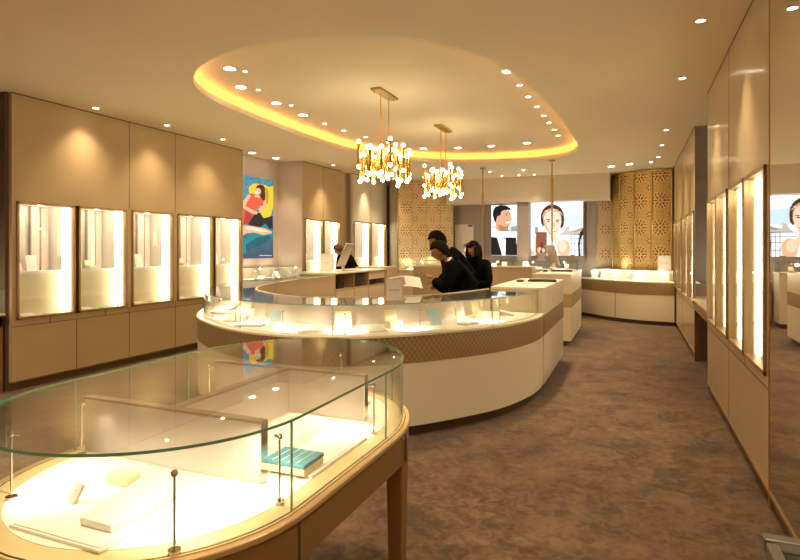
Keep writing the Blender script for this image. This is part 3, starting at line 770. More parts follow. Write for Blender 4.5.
# brass poles
def pole(loc, ztop, zth0, zth1, label):
    root = empty('brass_pole', loc, label, 'pole'); x, y, z = loc
    mb = MB(); mb.tube([(x, y, z), (x, y, ztop)], .014, 10); mb.build('rod', 'brassdk', root)
    mb = MB(); mb.tube([(x, y, zth0), (x, y, zth1)], .026, 10); mb.build('sleeve', 'brassdk', root)
    mb = MB(); mb.tube([(x, y, ztop - .03), (x, y, ztop)], .06, 14); mb.build('ceiling_flange', 'brassdk', root)
    mb = MB(); mb.tube([(x, y, z), (x, y, z + .03)], .05, 14); mb.build('base_flange', 'brassdk', root)
pole((-1.44, 11.22, 1.165), CH, 2.4, 2.95, 'thin brass pole from the farther register counter up to the ceiling')
pole((-2.95, 11.75, 1.20), CH, 2.2, 2.75, 'thin brass pole from the back counter up to the ceiling behind the woman')

# ------------------------------------------------------------------ recess tables and other cases
def glass_table(x0, x1, y0, y1, label, deck=.87, top=1.13, legs=True, goods=0, where='', frame='woodrim', glow=True, solid=False):
    root = empty('glass_display_table' if legs else 'glass_counter', ((x0 + x1) / 2, (y0 + y1) / 2, 0), label, 'display table' if legs else 'display counter')
    mb = MB(); mb.box(x0, x1, y0, y1, deck - .03, deck - .002); mb.build('rim', frame, root, bevel=.003)
    mb = MB(); mb.box(x0 + .04, x1 - .04, y0 + .04, y1 - .04, deck - .01, deck); mb.build('deck', 'deck', root)
    mb = MB(); mb.box(x0 + .015, x1 - .015, y0 + .015, y1 - .015, (deck - .15) if not solid else .09, deck - .03); mb.build('apron' if legs else 'body', 'apron' if legs else 'cream', root)
    if legs:
        for a in (x0 + .045, x1 - .045):
            for b_ in (y0 + .045, y1 - .045):
                mb = MB(); mb.box(a - .03, a + .03, b_ - .03, b_ + .03, 0, deck - .03); mb.build('leg', 'apron', root, bevel=.005)
    elif solid:
        mb = MB(); mb.box(x0 + .05, x1 - .05, y0 + .05, y1 - .05, 0, .09); mb.build('plinth', 'kick', root)
    t = .006; a, b_, c, d = x0 + .03, x1 - .03, y0 + .03, y1 - .03
    for q in ((a, b_, c, c + t), (a, b_, d - t, d), (a, a + t, c + t, d - t), (b_ - t, b_, c + t, d - t)):
        mb = MB(); mb.box(*q, deck, top - .008); mb.build('glass_side', 'glass', root)
    mb = MB(); mb.box(a, b_, c, d, top - .008, top, 0)
    for q in ((a - .001, a, c, d), (b_, b_ + .001, c, d), (a, b_, c - .001, c), (a, b_, d, d + .001)): mb.box(*q, top - .008, top, 1)
    mb.build('glass_top', ['glasstop', 'green'], root)
    for a2 in (a, b_):
        for c2 in (c, d): 
            mb = MB(); mb.box(a2 - .002, a2 + .002, c2 - .002, c2 + .002, deck, top - .008); mb.build('corner_joint', 'green', root)
    if glow:
        L = max(x1 - x0, y1 - y0); n = max(1, round(L / .8))
        for i in range(n):
            f_ = (i + .5) / n
            px, py = ((x0 + (x1 - x0) * f_, (y0 + y1) / 2) if x1 - x0 > y1 - y0 else ((x0 + x1) / 2, y0 + (y1 - y0) * f_))
            light('POINT', 'case_light', (px, py, top - .05), 3.5 if legs else 6.5, CASEC, .02, parent=root)
    for i in range(goods):
        f_ = (i + .5) / goods; lb = '%s piece from its left end in %s' % (ORD[i], where)
        if x1 - x0 > y1 - y0: p = (x0 + .1 + (x1 - x0 - .2) * f_, (y0 + y1) / 2 + .05 * (-1) ** i, deck); rz = 0
        else: p = ((x0 + x1) / 2 + .04 * (-1) ** i, y0 + .1 + (y1 - y0 - .2) * f_, deck); rz = PI / 2 if x0 < -3 else -PI / 2
        k_ = (i * 7 + int(abs(x0 * 10))) % 4
        if k_ == 0: wedge_stand(p, rz, .17, .13, .012, .05, 'sloping white tray, ' + lb)
        elif k_ == 1: card_up(p, rz, .12, .16, 'upright cream card, ' + lb, 'ivory')
        elif k_ == 2: ring_box(p, rz, .09, 'small open box, ' + lb)
        else: bust(p, rz, .17, 'white necklace bust, ' + lb)
    return root
glass_table(-6.86, -6.32, 2.6, 4.0, 'bronze glass display table in the dark recess at the left edge', deck=.87, top=1.12, goods=2, where='the left edge recess table')
glass_table(-6.54, -6.06, 8.10, 9.40, 'glass display case below the fashion poster in the left recess', deck=1.02, top=1.24, goods=4, where='the case below the fashion poster')
glass_table(.79, 1.33, 7.10, 8.86, 'glass display table set in the grey recess of the right wall', goods=3, where='the right recess table')

# steel framed counter at the lower right corner
sx0, sx1, sy0, sy1 = .20, .755, .35, 1.10
nc = empty('framed_counter', (.48, .72, 0), 'grey steel-framed glass case corner at the bottom right', 'display counter')
mb = MB()
for q in ((sx0, sx1, sy1 - .026, sy1), (sx0, sx1, sy0, sy0 + .035), (sx0, sx0 + .018, sy0 + .035, sy1 - .035), (sx1 - .035, sx1, sy0 + .035, sy1 - .035)): mb.box(*q, 1.075, 1.10)
mb.build('top_frame', 'steel', nc, bevel=.003)
mb = MB(); mb.box(sx0 + .0185, sx1 - .0355, sy0 + .0355, sy1 - .027, 1.084, 1.09); mb.build('glass_top', 'glasstop', nc)
mb = MB(); mb.box(sx0 + .015, sx1 - .02, sy0 + .02, sy1 - .015, 1.02, 1.03); mb.build('deck', 'deck', nc)
mb = MB(); mb.box(sx0 + .020, sx1 - .036, sy1 - .031, sy1 - .027, 1.070, 1.083, 0); mb.build('seal', 'black', nc)
mb = MB(); mb.box(sx0 + .020, sx1 - .03, sy1 - .026, sy1 - .018, .93, 1.069); mb.build('back_panel', 'deck', nc)
mb = MB(); mb.box(sx0 + .004, sx0 + .01, sy0, sy1, .9, 1.075); mb.box(sx0, sx1, sy1 - .01, sy1 - .004, .9, 1.075); mb.build('glass_side', 'glass', nc)
mb = MB(); mb.box(sx0 + .02, sx1, sy0, sy1 - .02, 0, .92); mb.build('body', 'apron', nc)
light('POINT', 'case_light', (.5, .95, 1.07), 5.0, CASEC, .02, parent=nc)  # unseen point light added to brighten the case interior
tray_flat((.47, .92, 1.03), 0, .36, .22, .012, 'pale pink tray inside the steel-framed case', mat='fin1')

# far right curved counter
CF = spline([(.79, 12.55), (.40, 12.60), (0, 12.74), (-.45, 13.05), (-.88, 13.52), (-1.18, 13.95)], 30)
CB = spline([(.79, 13.02), (.46, 13.06), (.12, 13.17), (-.22, 13.42), (-.50, 13.74), (-.72, 14.06)], 30)
inw = lambda P, d: [(p[0] + (q[0] - p[0]) * d, p[1] + (q[1] - p[1]) * d) for p, q in zip(P, CB)]
fc = empty('curved_counter', (0, 12.7, 0), 'curved cream counter with quilted band in front of the gold screen at the far right', 'display counter')
mb = MB(); mb.ribbon(inw(CF, .14), CB, 0, .09); mb.build('plinth', 'kick', fc)
mb = MB(); mb.ribbon(inw(CF, .01), inw(CF, .98), .085, .62); mb.build('front_panel', 'cream', fc)
j = CF[14]; mb = MB(); mb.box(j[0] - .004, j[0] + .004, j[1] - .004, j[1] + .03, .09, .86); mb.build('panel_joint', 'seam', fc)
mb = MB(); mb.ribbon(CF, inw(CF, .96), .62, .87); mb.build('quilted_band', 'quilt', fc)
mb = MB(); mb.ribbon(CF, inw(CF, .97), .87, .892); mb.build('ledge', 'deck', fc)
mb = MB(); mb.ribbon(inw(CF, .10), inw(CF, .115), .892, 1.12); mb.build('curved_glass', 'glass', fc)
mb = MB(); mb.ribbon(inw(CF, .09), inw(CF, .97), 1.12, 1.128, mi=1, mi_in=1, mi_top=0); mb.build('glass_top', ['glasstop', 'green'], fc)
mb = MB(); mb.ribbon(inw(CF, .93), inw(CF, .97), .892, 1.12); mb.build('back_panel', 'partition', fc)
for i, idx in enumerate((3, 9, 15, 21, 26)):
    p = inw(CF, .5)[idx]; light('POINT', 'case_light', (*p, 1.07), 3, CASEC, .02, parent=fc)
for i, idx in enumerate((2, 6, 10, 14, 18, 22, 26)):
    p = inw(CF, .55)[idx]; lb = '%s piece from the right in the far curved counter' % ORD[i]
    if i % 3 == 0: card_up((*p, .892), 0, .15, .17, 'upright cream card, ' + lb, 'ivory')
    elif i % 3 == 1: card_up((*p, .892), R(-20), .17, .15, 'white jewellery card, ' + lb, 'white')
    else: bust((*p, .892), R(-20), .17, 'white bust, ' + lb)
notice((.62, 12.82, 1.129), R(0), .25, .30, 'pink-bordered notice card on the far curved counter')

# straight glass counters under the posters and before the left gold screen
glass_table(-3.52, -2.60, 13.02, 13.52, 'glass counter under the poster of the man', deck=1.10, top=1.30, legs=False, goods=3, where='the counter under the man poster', solid=True)
glass_table(-2.58, -1.12, 13.02, 13.52, 'long glass counter under the poster of the woman', deck=1.10, top=1.30, legs=False, goods=4, where='the counter under the woman poster', solid=True)
glass_table(-5.25, -3.70, 12.45, 12.95, 'glass counter before the gold screen at the far left', deck=1.06, top=1.30, legs=False, goods=4, where='the counter by the left screen', solid=True)

# pierced gold screens
def gold_screen(path, label, mat, z0=0, z1=3.28, npan=4):
    root = empty('gold_screen', (*path[0], z0), label, 'screen')
    P = spline(path, npan * 8 + 1); acc = 0
    for i in range(npan):
        seg = P[i * 8:(i + 1) * 8 + 1]; mb = MB(); Q = offset(seg, .02)
        mb.ribbon(seg, Q, z0, z1); 
        for f in mb.bm.faces:
            for l in f.loops: l[mb.uv].uv.x += acc
        mb.build('pierced_panel', mat, root); acc += sum(math.dist(a, b_) for a, b_ in zip(seg, seg[1:]))
    for i in range(npan + 1):
        p = P[i * 8]; mb = MB(); mb.tube([(*p, z0), (*p, z1)], .026, 8); mb.build('post', 'brassdk', root)
    A, B = offset(P, .035), offset(P, -.035)
    mb = MB(); mb.ribbon(A, B, z1 - .035, z1); mb.build('top_rail', 'brass', root)
    return root
gold_screen([(.78, 13.24), (.42, 13.30), (.03, 13.47), (-.28, 13.73), (-.42, 14.05)], 'tall curved pierced gold screen at the far right behind the curved counter', 'screen')
gold_screen([(-5.44, 13.0), (-5.1, 13.22), (-4.72, 13.45), (-4.45, 13.62), (-4.26, 13.82)], 'tall pierced gold screen at the far left behind the chandeliers', 'screen2')

# ------------------------------------------------------------------ lightbox posters
def pcol(name, col, st=1.0):
    k_ = 'p_' + name; 
    if k_ not in M: M[k_] = emis('poster_' + name, col, st)
    return k_
def ell(cx_, cy_, rx, ry, n=22, rot=0):
    return [(cx_ + rx * math.cos(t) * math.cos(rot) - ry * math.sin(t) * math.sin(rot), cy_ + rx * math.cos(t) * math.sin(rot) + ry * math.sin(t) * math.cos(rot)) for t in [2 * PI * i / n for i in range(n)]]
def poster(label, org, ux, W, H, bg, shapes, frame='frame', thick=.05):
    """org: lower left corner; ux: unit vector along the width; picture faces cross(ux, z)"""
    root = empty('lightbox_poster', org, label, 'poster'); ux = Vector(ux); uz = Vector((0, 0, 1)); nrm = ux.cross(uz).normalized()
    O = Vector(org); T = lambda x, y, d: O + ux * (x * W) + uz * (y * H) + nrm * d
    mb = MB(); vs = [mb.bm.verts.new(T(x, y, d)) for d in (-thick, 0) for x, y in ((0, 0), (1, 0), (1, 1), (0, 1))]
    for q in ((3, 2, 1, 0), (4, 5, 6, 7), (0, 1, 5, 4), (1, 2, 6, 5), (2, 3, 7, 6), (3, 0, 4, 7)): mb.bm.faces.new([vs[i] for i in q])
    mb.build('light_box', frame, root)
    mb = MB(); f_ = .0
    mb.face([T(.0, .0, .002), T(1, 0, .002), T(1, 1, .002), T(0, 1, .002)], uvs=[(0, 0), (W, 0), (W, H), (0, H)])
    mats = [bg]; d = .003
    for key, pts in shapes:
        if key not in mats: mats.append(key)
        mb.face([T(min(1, max(0, x)), min(1, max(0, y)), d) for x, y in pts], mats.index(key)); d += .0004
    mb.build('picture', mats, root)
    return root
# fashion poster (left): woman in coral dress on a yellow chair, teal cushions
m, nt, b = new_mat('poster_teal_mosaic'); M['p_mosaic'] = m
u, v = uv_sockets(nt); cmb = nt.nodes.new('ShaderNodeCombineXYZ'); nt.links.new(u.k, cmb.inputs[0]); nt.links.new(v.k, cmb.inputs[1])
vo = nt.nodes.new('ShaderNodeTexVoronoi'); vo.inputs['Scale'].default_value = 42; nt.links.new(cmb.outputs[0], vo.inputs['Vector'])
sp = nt.nodes.new('ShaderNodeSeparateColor'); nt.links.new(vo.outputs['Color'], sp.inputs[0])
low = (v * -1.2 + 1.0).max(0.0).min(1.0)
c1_ = mix_col(nt, S(nt, sp.outputs[0]), (.01, .14, .22), (.10, .42, .50)); c2_ = mix_col(nt, low, c1_, (.01, .05, .12))
nt.links.new(c2_, b.inputs['Emission Color']); b.inputs['Emission Strength'].default_value = .75; b.inputs['Base Color'].default_value = (.02, .02, .02, 1)
Y_, CO, SK, HB, TL, DK, DN = pcol('yellow', (.85, .52, .03)), pcol('coral', (.75, .09, .04)), pcol('skin', (.78, .42, .24)), pcol('hair', (.04, .012, .006)), pcol('teal', (.01, .22, .24)), pcol('dark', (.01, .012, .02)), pcol('skinhi', (.95, .68, .48))
YS, TS, CS = pcol('yellowshade', (.55, .28, .01)), pcol('tealshade', (.004, .10, .13)), pcol('coralshade', (.45, .04, .03))
g5 = lambda L: [((x - 25) / 143, 1 - (y - 65) / 450) for x, y in L]
e5 = lambda x, y, a, c_, r_=0: [((p - 25) / 143, 1 - (q - 65) / 450) for p, q in ell(x, y, a, c_, rot=r_)]
poster('tall backlit poster of a woman in a coral dress on a yellow chair', (-6.555, 8.14, 1.39), (0, 1, 0), 1.13, 1.53, 'p_mosaic', [
    (Y_, g5([(70, 130), (85, 105), (110, 98), (135, 100), (150, 108), (168, 95), (168, 215), (160, 260), (150, 290), (120, 285), (110, 262), (118, 235), (105, 210), (75, 180)])),
    (YS, g5([(134, 120), (143, 112), (150, 150), (146, 200), (138, 215), (136, 165)])),
    (DK, g5([(75, 255), (115, 262), (128, 290), (166, 270), (166, 345), (110, 345), (70, 330)])),
    (TL, g5([(45, 420), (75, 380), (120, 335), (135, 318), (150, 345), (166, 375), (162, 400), (110, 450), (80, 460), (55, 490), (40, 460)])),
    (TS, g5([(60, 440), (100, 400), (150, 385), (160, 400), (110, 450), (80, 460), (62, 480)])),
    (CO, g5([(28, 250), (48, 235), (62, 190), (75, 160), (100, 158), (122, 165), (132, 190), (140, 215), (118, 222), (105, 225), (98, 255), (80, 300), (66, 330), (45, 335), (25, 320)])),
    (CS, g5([(60, 250), (80, 240), (84, 290), (66, 328), (50, 330)])),
    (SK, g5([(70, 165), (80, 172), (62, 215), (58, 232), (92, 252), (106, 258), (100, 272), (80, 268), (45, 240), (40, 225)])),
    (SK, g5([(128, 190), (142, 205), (140, 228), (112, 250), (104, 244), (126, 218)])),
    (SK, g5([(30, 345), (58, 335), (90, 338), (130, 345), (162, 362), (160, 374), (125, 384), (90, 372), (60, 380), (44, 400), (28, 410)])),
    (DN, g5([(60, 342), (90, 344), (150, 362), (120, 368), (80, 358), (60, 358)])),
    (SK, g5([(94, 150), (110, 160), (112, 178), (92, 176)])),
    (HB, e5(114, 132, 19, 32, .2)), (HB, g5([(118, 140), (134, 140), (134, 185), (124, 190), (114, 170)])), (SK, e5(104, 143, 13, 20, .15)), (DN, e5(101, 150, 8, 10)), (pcol('lip', (.6, .05, .04)), e5(100, 158, 5, 2)), (HB, e5(98, 140, 3, 1.5)), (HB, e5(109, 142, 3, 1.5)),
    (DN, g5([(110, 498), (160, 500), (160, 503), (110, 501)]))], 'kick', .03)
# man poster
BG, BG2, SKM, SKS, BK, WT, GY = pcol('sky', (.86, .93, 1.0), 1.25), pcol('skyblue', (.60, .76, .88), 1.1), pcol('manskin', (.70, .38, .22)), pcol('manshade', (.42, .19, .09)), pcol('ink', (.006, .006, .008)), pcol('whiteprint', (.92, .93, .95), 1.3), pcol('city', (.30, .33, .36))
g7 = lambda L: [((x - 98) / 210, 1 - (y - 80) / 392) for x, y in L]
e7 = lambda x, y, a, c_, r_=0: [((p - 98) / 210, 1 - (q - 80) / 392) for p, q in ell(x, y, a, c_, rot=r_)]
poster('backlit poster of a smiling dark-haired man in a dinner jacket', (-3.30, 14.04, 1.40), (1, 0, 0), .66, 1.27, BG, [
    (BG2, g7([(240, 190), (308, 170), (308, 290), (240, 290)])), (GY, g7([(255, 250), (308, 244), (308, 290), (255, 290)])),
    (BK, g7([(98, 255), (118, 250), (140, 285), (250, 285), (240, 275), (140, 262)])),
    (WT, g7([(112, 258), (130, 250), (200, 282), (200, 292), (130, 292)])),
    (SKM, g7([(138, 190), (190, 215), (235, 262), (232, 285), (150, 285), (128, 255)])), (SKS, g7([(165, 235), (205, 262), (232, 270), (225, 284), (170, 280), (150, 240)])),
    (SKM, g7([(140, 130), (180, 108), (240, 118), (254, 150), (257, 172), (264, 190), (255, 200), (256, 214), (244, 240), (232, 262), (205, 258), (175, 235), (150, 205), (140, 180)])),
    (SKS, g7([(176, 235), (205, 250), (236, 245), (232, 262), (205, 260), (178, 242)])),
    (BK, g7([(112, 120), (130, 92), (170, 78), (215, 84), (250, 105), (256, 124), (235, 116), (200, 120), (178, 130), (172, 158), (160, 165), (155, 185), (146, 170), (138, 200), (128, 220), (118, 190), (108, 155)])),
    (SKM, e7(152, 178, 8, 16)), (BK, e7(222, 148, 11, 3, -.1)), (BK, e7(248, 146, 5, 3)), (BK, e7(222, 158, 5, 2.5)), (BK, e7(248, 157, 3, 2.5)), (WT, g7([(216, 212), (246, 208), (242, 221), (224, 223)])), (SKS, g7([(214, 208), (246, 204), (246, 208), (216, 212)])),
    (WT, g7([(98, 288), (308, 288), (308, 330), (98, 326)])), (BG2, g7([(98, 323), (308, 328), (308, 332), (98, 327)])),
    (BK, g7([(98, 328), (146, 332), (186, 470), (98, 470)])), (BK, g7([(214, 332), (296, 334), (306, 380), (304, 470), (212, 470)])), (WT, g7([(146, 336), (214, 336), (212, 470), (186, 470)])), (GY, g7([(178, 340), (214, 336), (213, 347), (182, 350)])), (SKM, g7([(294, 360), (306, 365), (306, 388), (298, 385)]))])
# woman poster
WS, WSH, HR, GD, SEA = pcol('womanskin', (.93, .68, .50)), pcol('womanshade', (.72, .42, .25)), pcol('brownhair', (.055, .025, .014)), pcol('goldband', (.62, .34, .20)), pcol('buildings', (.62, .52, .42))
g6 = lambda L: [((x - 65) / 480, 1 - (y - 25) / 455) for x, y in L]
e6 = lambda x, y, a, c_, r_=0: [((p - 65) / 480, 1 - (q - 25) / 455) for p, q in ell(x, y, a, c_, rot=r_)]
rail = [(BK, g6([(x, 300), (x + 5, 300), (x + 5, 480), (x, 480)])) for x in (440, 472, 500, 528)] + [(BK, g6([(330, y), (545, y), (545, y + 4), (330, y + 4)])) for y in (297, 330, 372, 430)]
poster('wide backlit poster of a smiling woman with a headband on a balcony', (-2.36, 14.04, 1.40), (1, 0, 0), 1.28, 1.30, BG, [
    (BG2, g6([(370, 110), (545, 140), (545, 230), (420, 250), (370, 240)])),
    (SEA, g6([(380, 270), (400, 235), (430, 230), (425, 270), (470, 262), (545, 235), (545, 310), (440, 300), (350, 298)])), (GY, g6([(450, 275), (545, 246), (545, 262), (480, 285)])), (GY, g6([(120, 230), (150, 228), (150, 290), (120, 290)])), (GY, g6([(115, 288), (180, 288), (180, 293), (115, 293)]))] + rail + [
    (BK, g6([(515, 290), (540, 255), (545, 255), (545, 300), (525, 340), (518, 400), (525, 480), (508, 480), (505, 380)])), 
    (WS, g6([(95, 480), (115, 330), (140, 310), (170, 320), (160, 400), (140, 480)])), (WSH, g6([(70, 440), (90, 420), (110, 470), (70, 478)])),
    (WT, g6([(130, 480), (150, 350), (200, 310), (300, 330), (345, 360), (330, 480)])),
    (WS, g6([(235, 260), (320, 270), (320, 330), (345, 350), (380, 345), (415, 360), (435, 420), (430, 480), (330, 480), (320, 420), (300, 370), (250, 340)])), (pcol('shoulder', (.85, .50, .28)), e6(378, 415, 58, 72)), (WS, e6(366, 400, 36, 50)),
    (HR, e6(276, 150, 104, 108)), (HR, g6([(172, 150), (200, 140), (205, 215), (196, 235), (176, 200)])), (HR, g6([(350, 120), (382, 160), (378, 220), (358, 250), (346, 240)])),
    (WS, g6([(196, 160), (215, 118), (270, 92), (330, 105), (356, 150), (358, 200), (345, 250), (318, 300), (295, 312), (262, 300), (225, 262), (200, 215)])),
    (WSH, g6([(196, 170), (210, 165), (222, 215), (250, 270), (285, 306), (262, 300), (225, 262), (200, 215)])),
    (GD, g6([(186, 138), (210, 95), (260, 75), (320, 84), (368, 128), (366, 142), (318, 104), (262, 96), (216, 116), (194, 158)])), (WT, e6(230, 100, 5, 5)), (WT, e6(290, 86, 5, 5)), (WT, e6(345, 112, 5, 5)),
    (HR, e6(240, 172, 20, 4, .12)), (HR, e6(326, 178, 18, 4, -.1)), (BK, e6(242, 187, 11, 5)), (BK, e6(322, 192, 11, 5)), (WSH, g6([(288, 190), (296, 190), (302, 232), (284, 236)])),
    (pcol('redlip', (.60, .10, .08)), e6(293, 264, 30, 11, -.08)), (WT, e6(293, 262, 24, 6, -.08))])
mb = MB(); mb.box(-1.30, -1.20, 13.24, 13.27, 1.301, 1.43); mb.box(-1.29, -1.21, 13.27, 13.33, 1.301, 1.31); props(mb.build('display_card', 'shelfin'), 'small tan square card on the counter under the woman poster', 'display card')

# ------------------------------------------------------------------ chandeliers
def tube_chandelier(cx_, cy_, label):
    root = empty('chandelier', (cx_, cy_, TOP), label, 'chandelier', 'twin brass tube chandeliers')
    mb = MB(); mb.box(-.065, .065, -.27, .27, -.03, 0); mb.build('canopy', 'brassdk', root, bevel=.004, local=True)
    for q_ in ((-.03, -.24, -.042), (.03, .2, -.042)):
        mb = MB(); mb.ball(q_, .013, 0, 8); mb.build('finial', 'brass', root, local=True)
    for y in (-.12, .12):
        mb = MB(); mb.tube([(0, y, -.03), (0, y, -.80)], .0085, 8); mb.build('hanging_rod', 'brass', root, local=True)
    rnd = random.Random(5)
    mb = MB(); zc_ = -.86
    mb.box(-.012, .012, -.40, .40, zc_ - .012, zc_ + .012)
    spots = []
    for i, y in enumerate([-.30, -.18, -.06, .06, .18, .30]):
        w = .27 * math.sqrt(max(.05, 1 - (y / .46) ** 2))
        mb.tube([(-w, y, zc_), (w, y, zc_)], .006, 6)
        for f_ in (-1, -.45, .45, 1): spots.append((w * f_, y))
    spots += [(0, -.42), (0, .42)]
    mb.tube([(0, -.42, zc_), (0, .42, zc_)], .006, 6)
    mb.build('arm_frame', 'brass', root, local=True)
    for (x, y) in spots:
        dz = rnd.choice((-.08, -.03, 0, .04, .08)); h = .13
        mb = MB(); mb.tube([(x, y, zc_ + dz - h), (x, y, zc_ + dz + h)], .018, 10); mb.ball((x, y, zc_ + dz), .02, 0, 8)
        t_ = mb.build('brass_tube', 'brass', root, local=True)
        for s_ in (-1, 1):
            mb = MB(); mb.ball((x, y, zc_ + dz + s_ * (h + .022)), .0235, 0, 10)
            mb.build('bulb', 'bulb', t_)
    return root
tube_chandelier(-2.80, 6.27, 'brass tube chandelier with round bulbs, the nearer and larger-looking of the two')
c = tube_chandelier(-2.75, 8.42, 'brass tube chandelier with round bulbs, the farther of the two')

# ------------------------------------------------------------------ downlights
DLN = {}
def downlight(x, y, z, r, label, energy, spot=75, tilt=(0, 0), lit=True, col=WARM):
    root = empty('ceiling_downlight', (x, y, z), label, 'ceiling light')
    mb = MB(); n = 20
    a = [(r * 1.35 * math.cos(2 * PI * i / n), r * 1.35 * math.sin(2 * PI * i / n)) for i in range(n)]; b_ = [(p[0] / 1.35 * .98, p[1] / 1.35 * .98) for p in a]
    mb.ribbon(a, b_, -.006, 0, True); mb.build('trim_ring', 'trimring', root, local=True)
    mb = MB(); mb.prism(b_, -.004, -.001); mb.build('lens', 'lens', root, local=True)
    if lit: light('SPOT', 'downlight_beam', (x, y, z - .02), energy, col, .06, (tilt[0], tilt[1], 0), spot, 1.0, root)
S1, S2 = .032, .062
E1, E2 = 105, 150
for i, (x, y) in enumerate([(.48, 4.78), (.47, 6.32), (.46, 9.0), (.46, 10.3), (.46, 11.6)]):
    downlight(x, y, CH, S1, 'small downlight in the ceiling close to the right wall, %s from the camera' % ORD[i], E1)
for i, (x, y) in enumerate([(-.40, 12.55), (-.05, 12.35), (.35, 12.2)]):
    downlight(x, y, CH, S2 if i < 2 else S1, 'downlight above the far curved counter, %s from the left' % ORD[i], E1, 60)
for i, (x, y) in enumerate([(-2.95, 12.4), (-2.85, 13.2), (-2.45, 13.2), (-2.1, 13.25), (-2.2, 12.4)]):
    downlight(x, y, CH, S1, 'small downlight over the far counters near the posters, %s from the left' % ORD[i], E1 * .45)
for i, (x, y) in enumerate([(-6.08, 4.92), (-6.0, 5.98), (-5.96, 7.09)]):
    downlight(x, y, CH, S1, 'small downlight washing the left wall panels, %s from the camera' % ORD[i], E1 * .5, 100)
for i, (x, y) in enumerate([(-6.32, 8.30), (-6.27, 8.95)]):
    downlight(x, y, CH, S2, 'large downlight in the left recess above the poster, %s from the camera' % ORD[i], E1 * .9, 85)
for i, (x, y) in enumerate([(-5.70, 10.16), (-5.65, 12.0), (-5.4, 13.1 - .45)]):
    downlight(x, y, CH, S1, 'small downlight over the far part of the left wall, %s from the camera' % ORD[i], E1, 75)
dl = [(-3.93, 4.78, S2), (-4.26, 5.38, S2), (-4.30, 6.15, S2), (-4.33, 6.85, S2), (-4.33, 7.45, S1), (-4.30, 8.0, S1), (-4.2, 8.6, S1), (-4.05, 9.2, S1)]
for i, (x, y, r) in enumerate(dl): downlight(x, y, TOP, r, 'downlight along the left curve of the ceiling oval, %s from the camera' % ORD[i], E2 if r == S2 else E1)
for i, (x, y) in enumerate([(-3.84, 4.92), (-4.14, 5.55), (-4.18, 6.32)]): downlight(x, y, TOP, .022, 'tiny satellite downlight beside the %s large one on the left of the ceiling oval' % ORD[i], 0, lit=False)
dl = [(-1.30, 5.42, S1), (-1.23, 6.0, S2), (-1.21, 6.56, S1), (-1.20, 7.1, S1), (-1.18, 7.64, S1), (-1.17, 8.2, S1), (-1.16, 8.68, S1), (-1.15, 9.23, S1), (-1.15, 9.74, S1)]
for i, (x, y, r) in enumerate(dl): downlight(x, y, TOP, r, 'downlight along the right curve of the ceiling oval, %s from the camera' % ORD[i], E2 if r == S2 else E1 * .7)
for i, (x, y) in enumerate([(-3.67, 10.03), (-3.04, 10.2), (-2.41, 10.25), (-1.75, 10.2)]): downlight(x, y, TOP, S2, 'large downlight at the far end of the ceiling oval, %s from the left' % ORD[i], E2 * .7)
for i, (x, y) in enumerate([(-3.36, 4.28), (-3.12, 4.24)]): downlight(x, y, TOP, .028, 'small downlight at the near edge of the ceiling oval, %s one' % ['left', 'right'][i], E1 * .7)
# out-of-view downlights added to brighten the near shop, behind and above the camera
for i, (x, y) in enumerate([(-1.37, 1.6), (-3.6, 1.6), (-5.5, 1.7), (-1.4, -.8), (-3.9, -.8), (-5.9, .2), (.2, 2.2), (.2, -.4), (-3.5, 2.3), (-1.6, 2.6), (-5.6, 2.2)]):
    downlight(x, y, CH, S2, 'unseen downlight added to brighten the near part of the shop, %s' % ORD[i], E2 * (1.0 if i else .9), 125)

# ------------------------------------------------------------------ people
def skin_mesh(V, E, rad, levels=2, root=0):
    me = bpy.data.meshes.new('tmp'); me.from_pydata([tuple(v) for v in V], E, [])
    o = bpy.data.objects.new('tmp', me); COL.objects.link(o)
    sk = o.modifiers.new('s', 'SKIN'); sk.use_smooth_shade = True
    for i, r_ in enumerate(rad):
        d = me.skin_vertices[0].data[i]; d.radius = (r_, r_) if not isinstance(r_, tuple) else r_
        d.use_root = (i == root)
    ss = o.modifiers.new('b', 'SUBSURF'); ss.levels = levels; ss.render_levels = levels
    dg = bpy.context.evaluated_depsgraph_get(); out = bpy.data.meshes.new_from_object(o.evaluated_get(dg))
    bpy.data.objects.remove(o)
    return out

def hand_chain(V, E, rad, wrist_idx, wrist, fwd, up, side, curl=.5):
    """palm and five fingers grown from the wrist. side: unit vector towards the thumb"""
    fwd, up, side = fwd.normalized(), up.normalized(), side.normalized()
    palm = len(V); V.append(wrist + fwd * .055); rad.append((.036, .017)); E.append((wrist_idx, palm))
    return palm

def fingers(mb, wrist, fwd, up, side, curl=.6):
    fwd, up, side = fwd.normalized(), up.normalized(), side.normalized()
    base = wrist + fwd * .045
    for k, (off, L) in enumerate(((.030, .070), (.010, .078), (-.010, .073), (-.029, .058))):
        p = base + side * off + fwd * .035; d = fwd.copy(); pts = [base + side * off * .8, p]
        for s_ in (.45, .32, .25):
            d = (d * math.cos(curl * .6) - up * math.sin(curl * .6)).normalized(); u2 = up
            pts.append(pts[-1] + d * L * s_)
        mb.tube(pts, [.010, .010, .009, .008, .006], 8)
    pts = [wrist + fwd * .02 + side * .02, wrist + fwd * .04 + side * .05 - up * .008, wrist + fwd * .07 + side * .06 - up * .02, wrist + fwd * .095 + side * .055 - up * .03]
    mb.tube(pts, [.013, .012, .010, .007], 8)

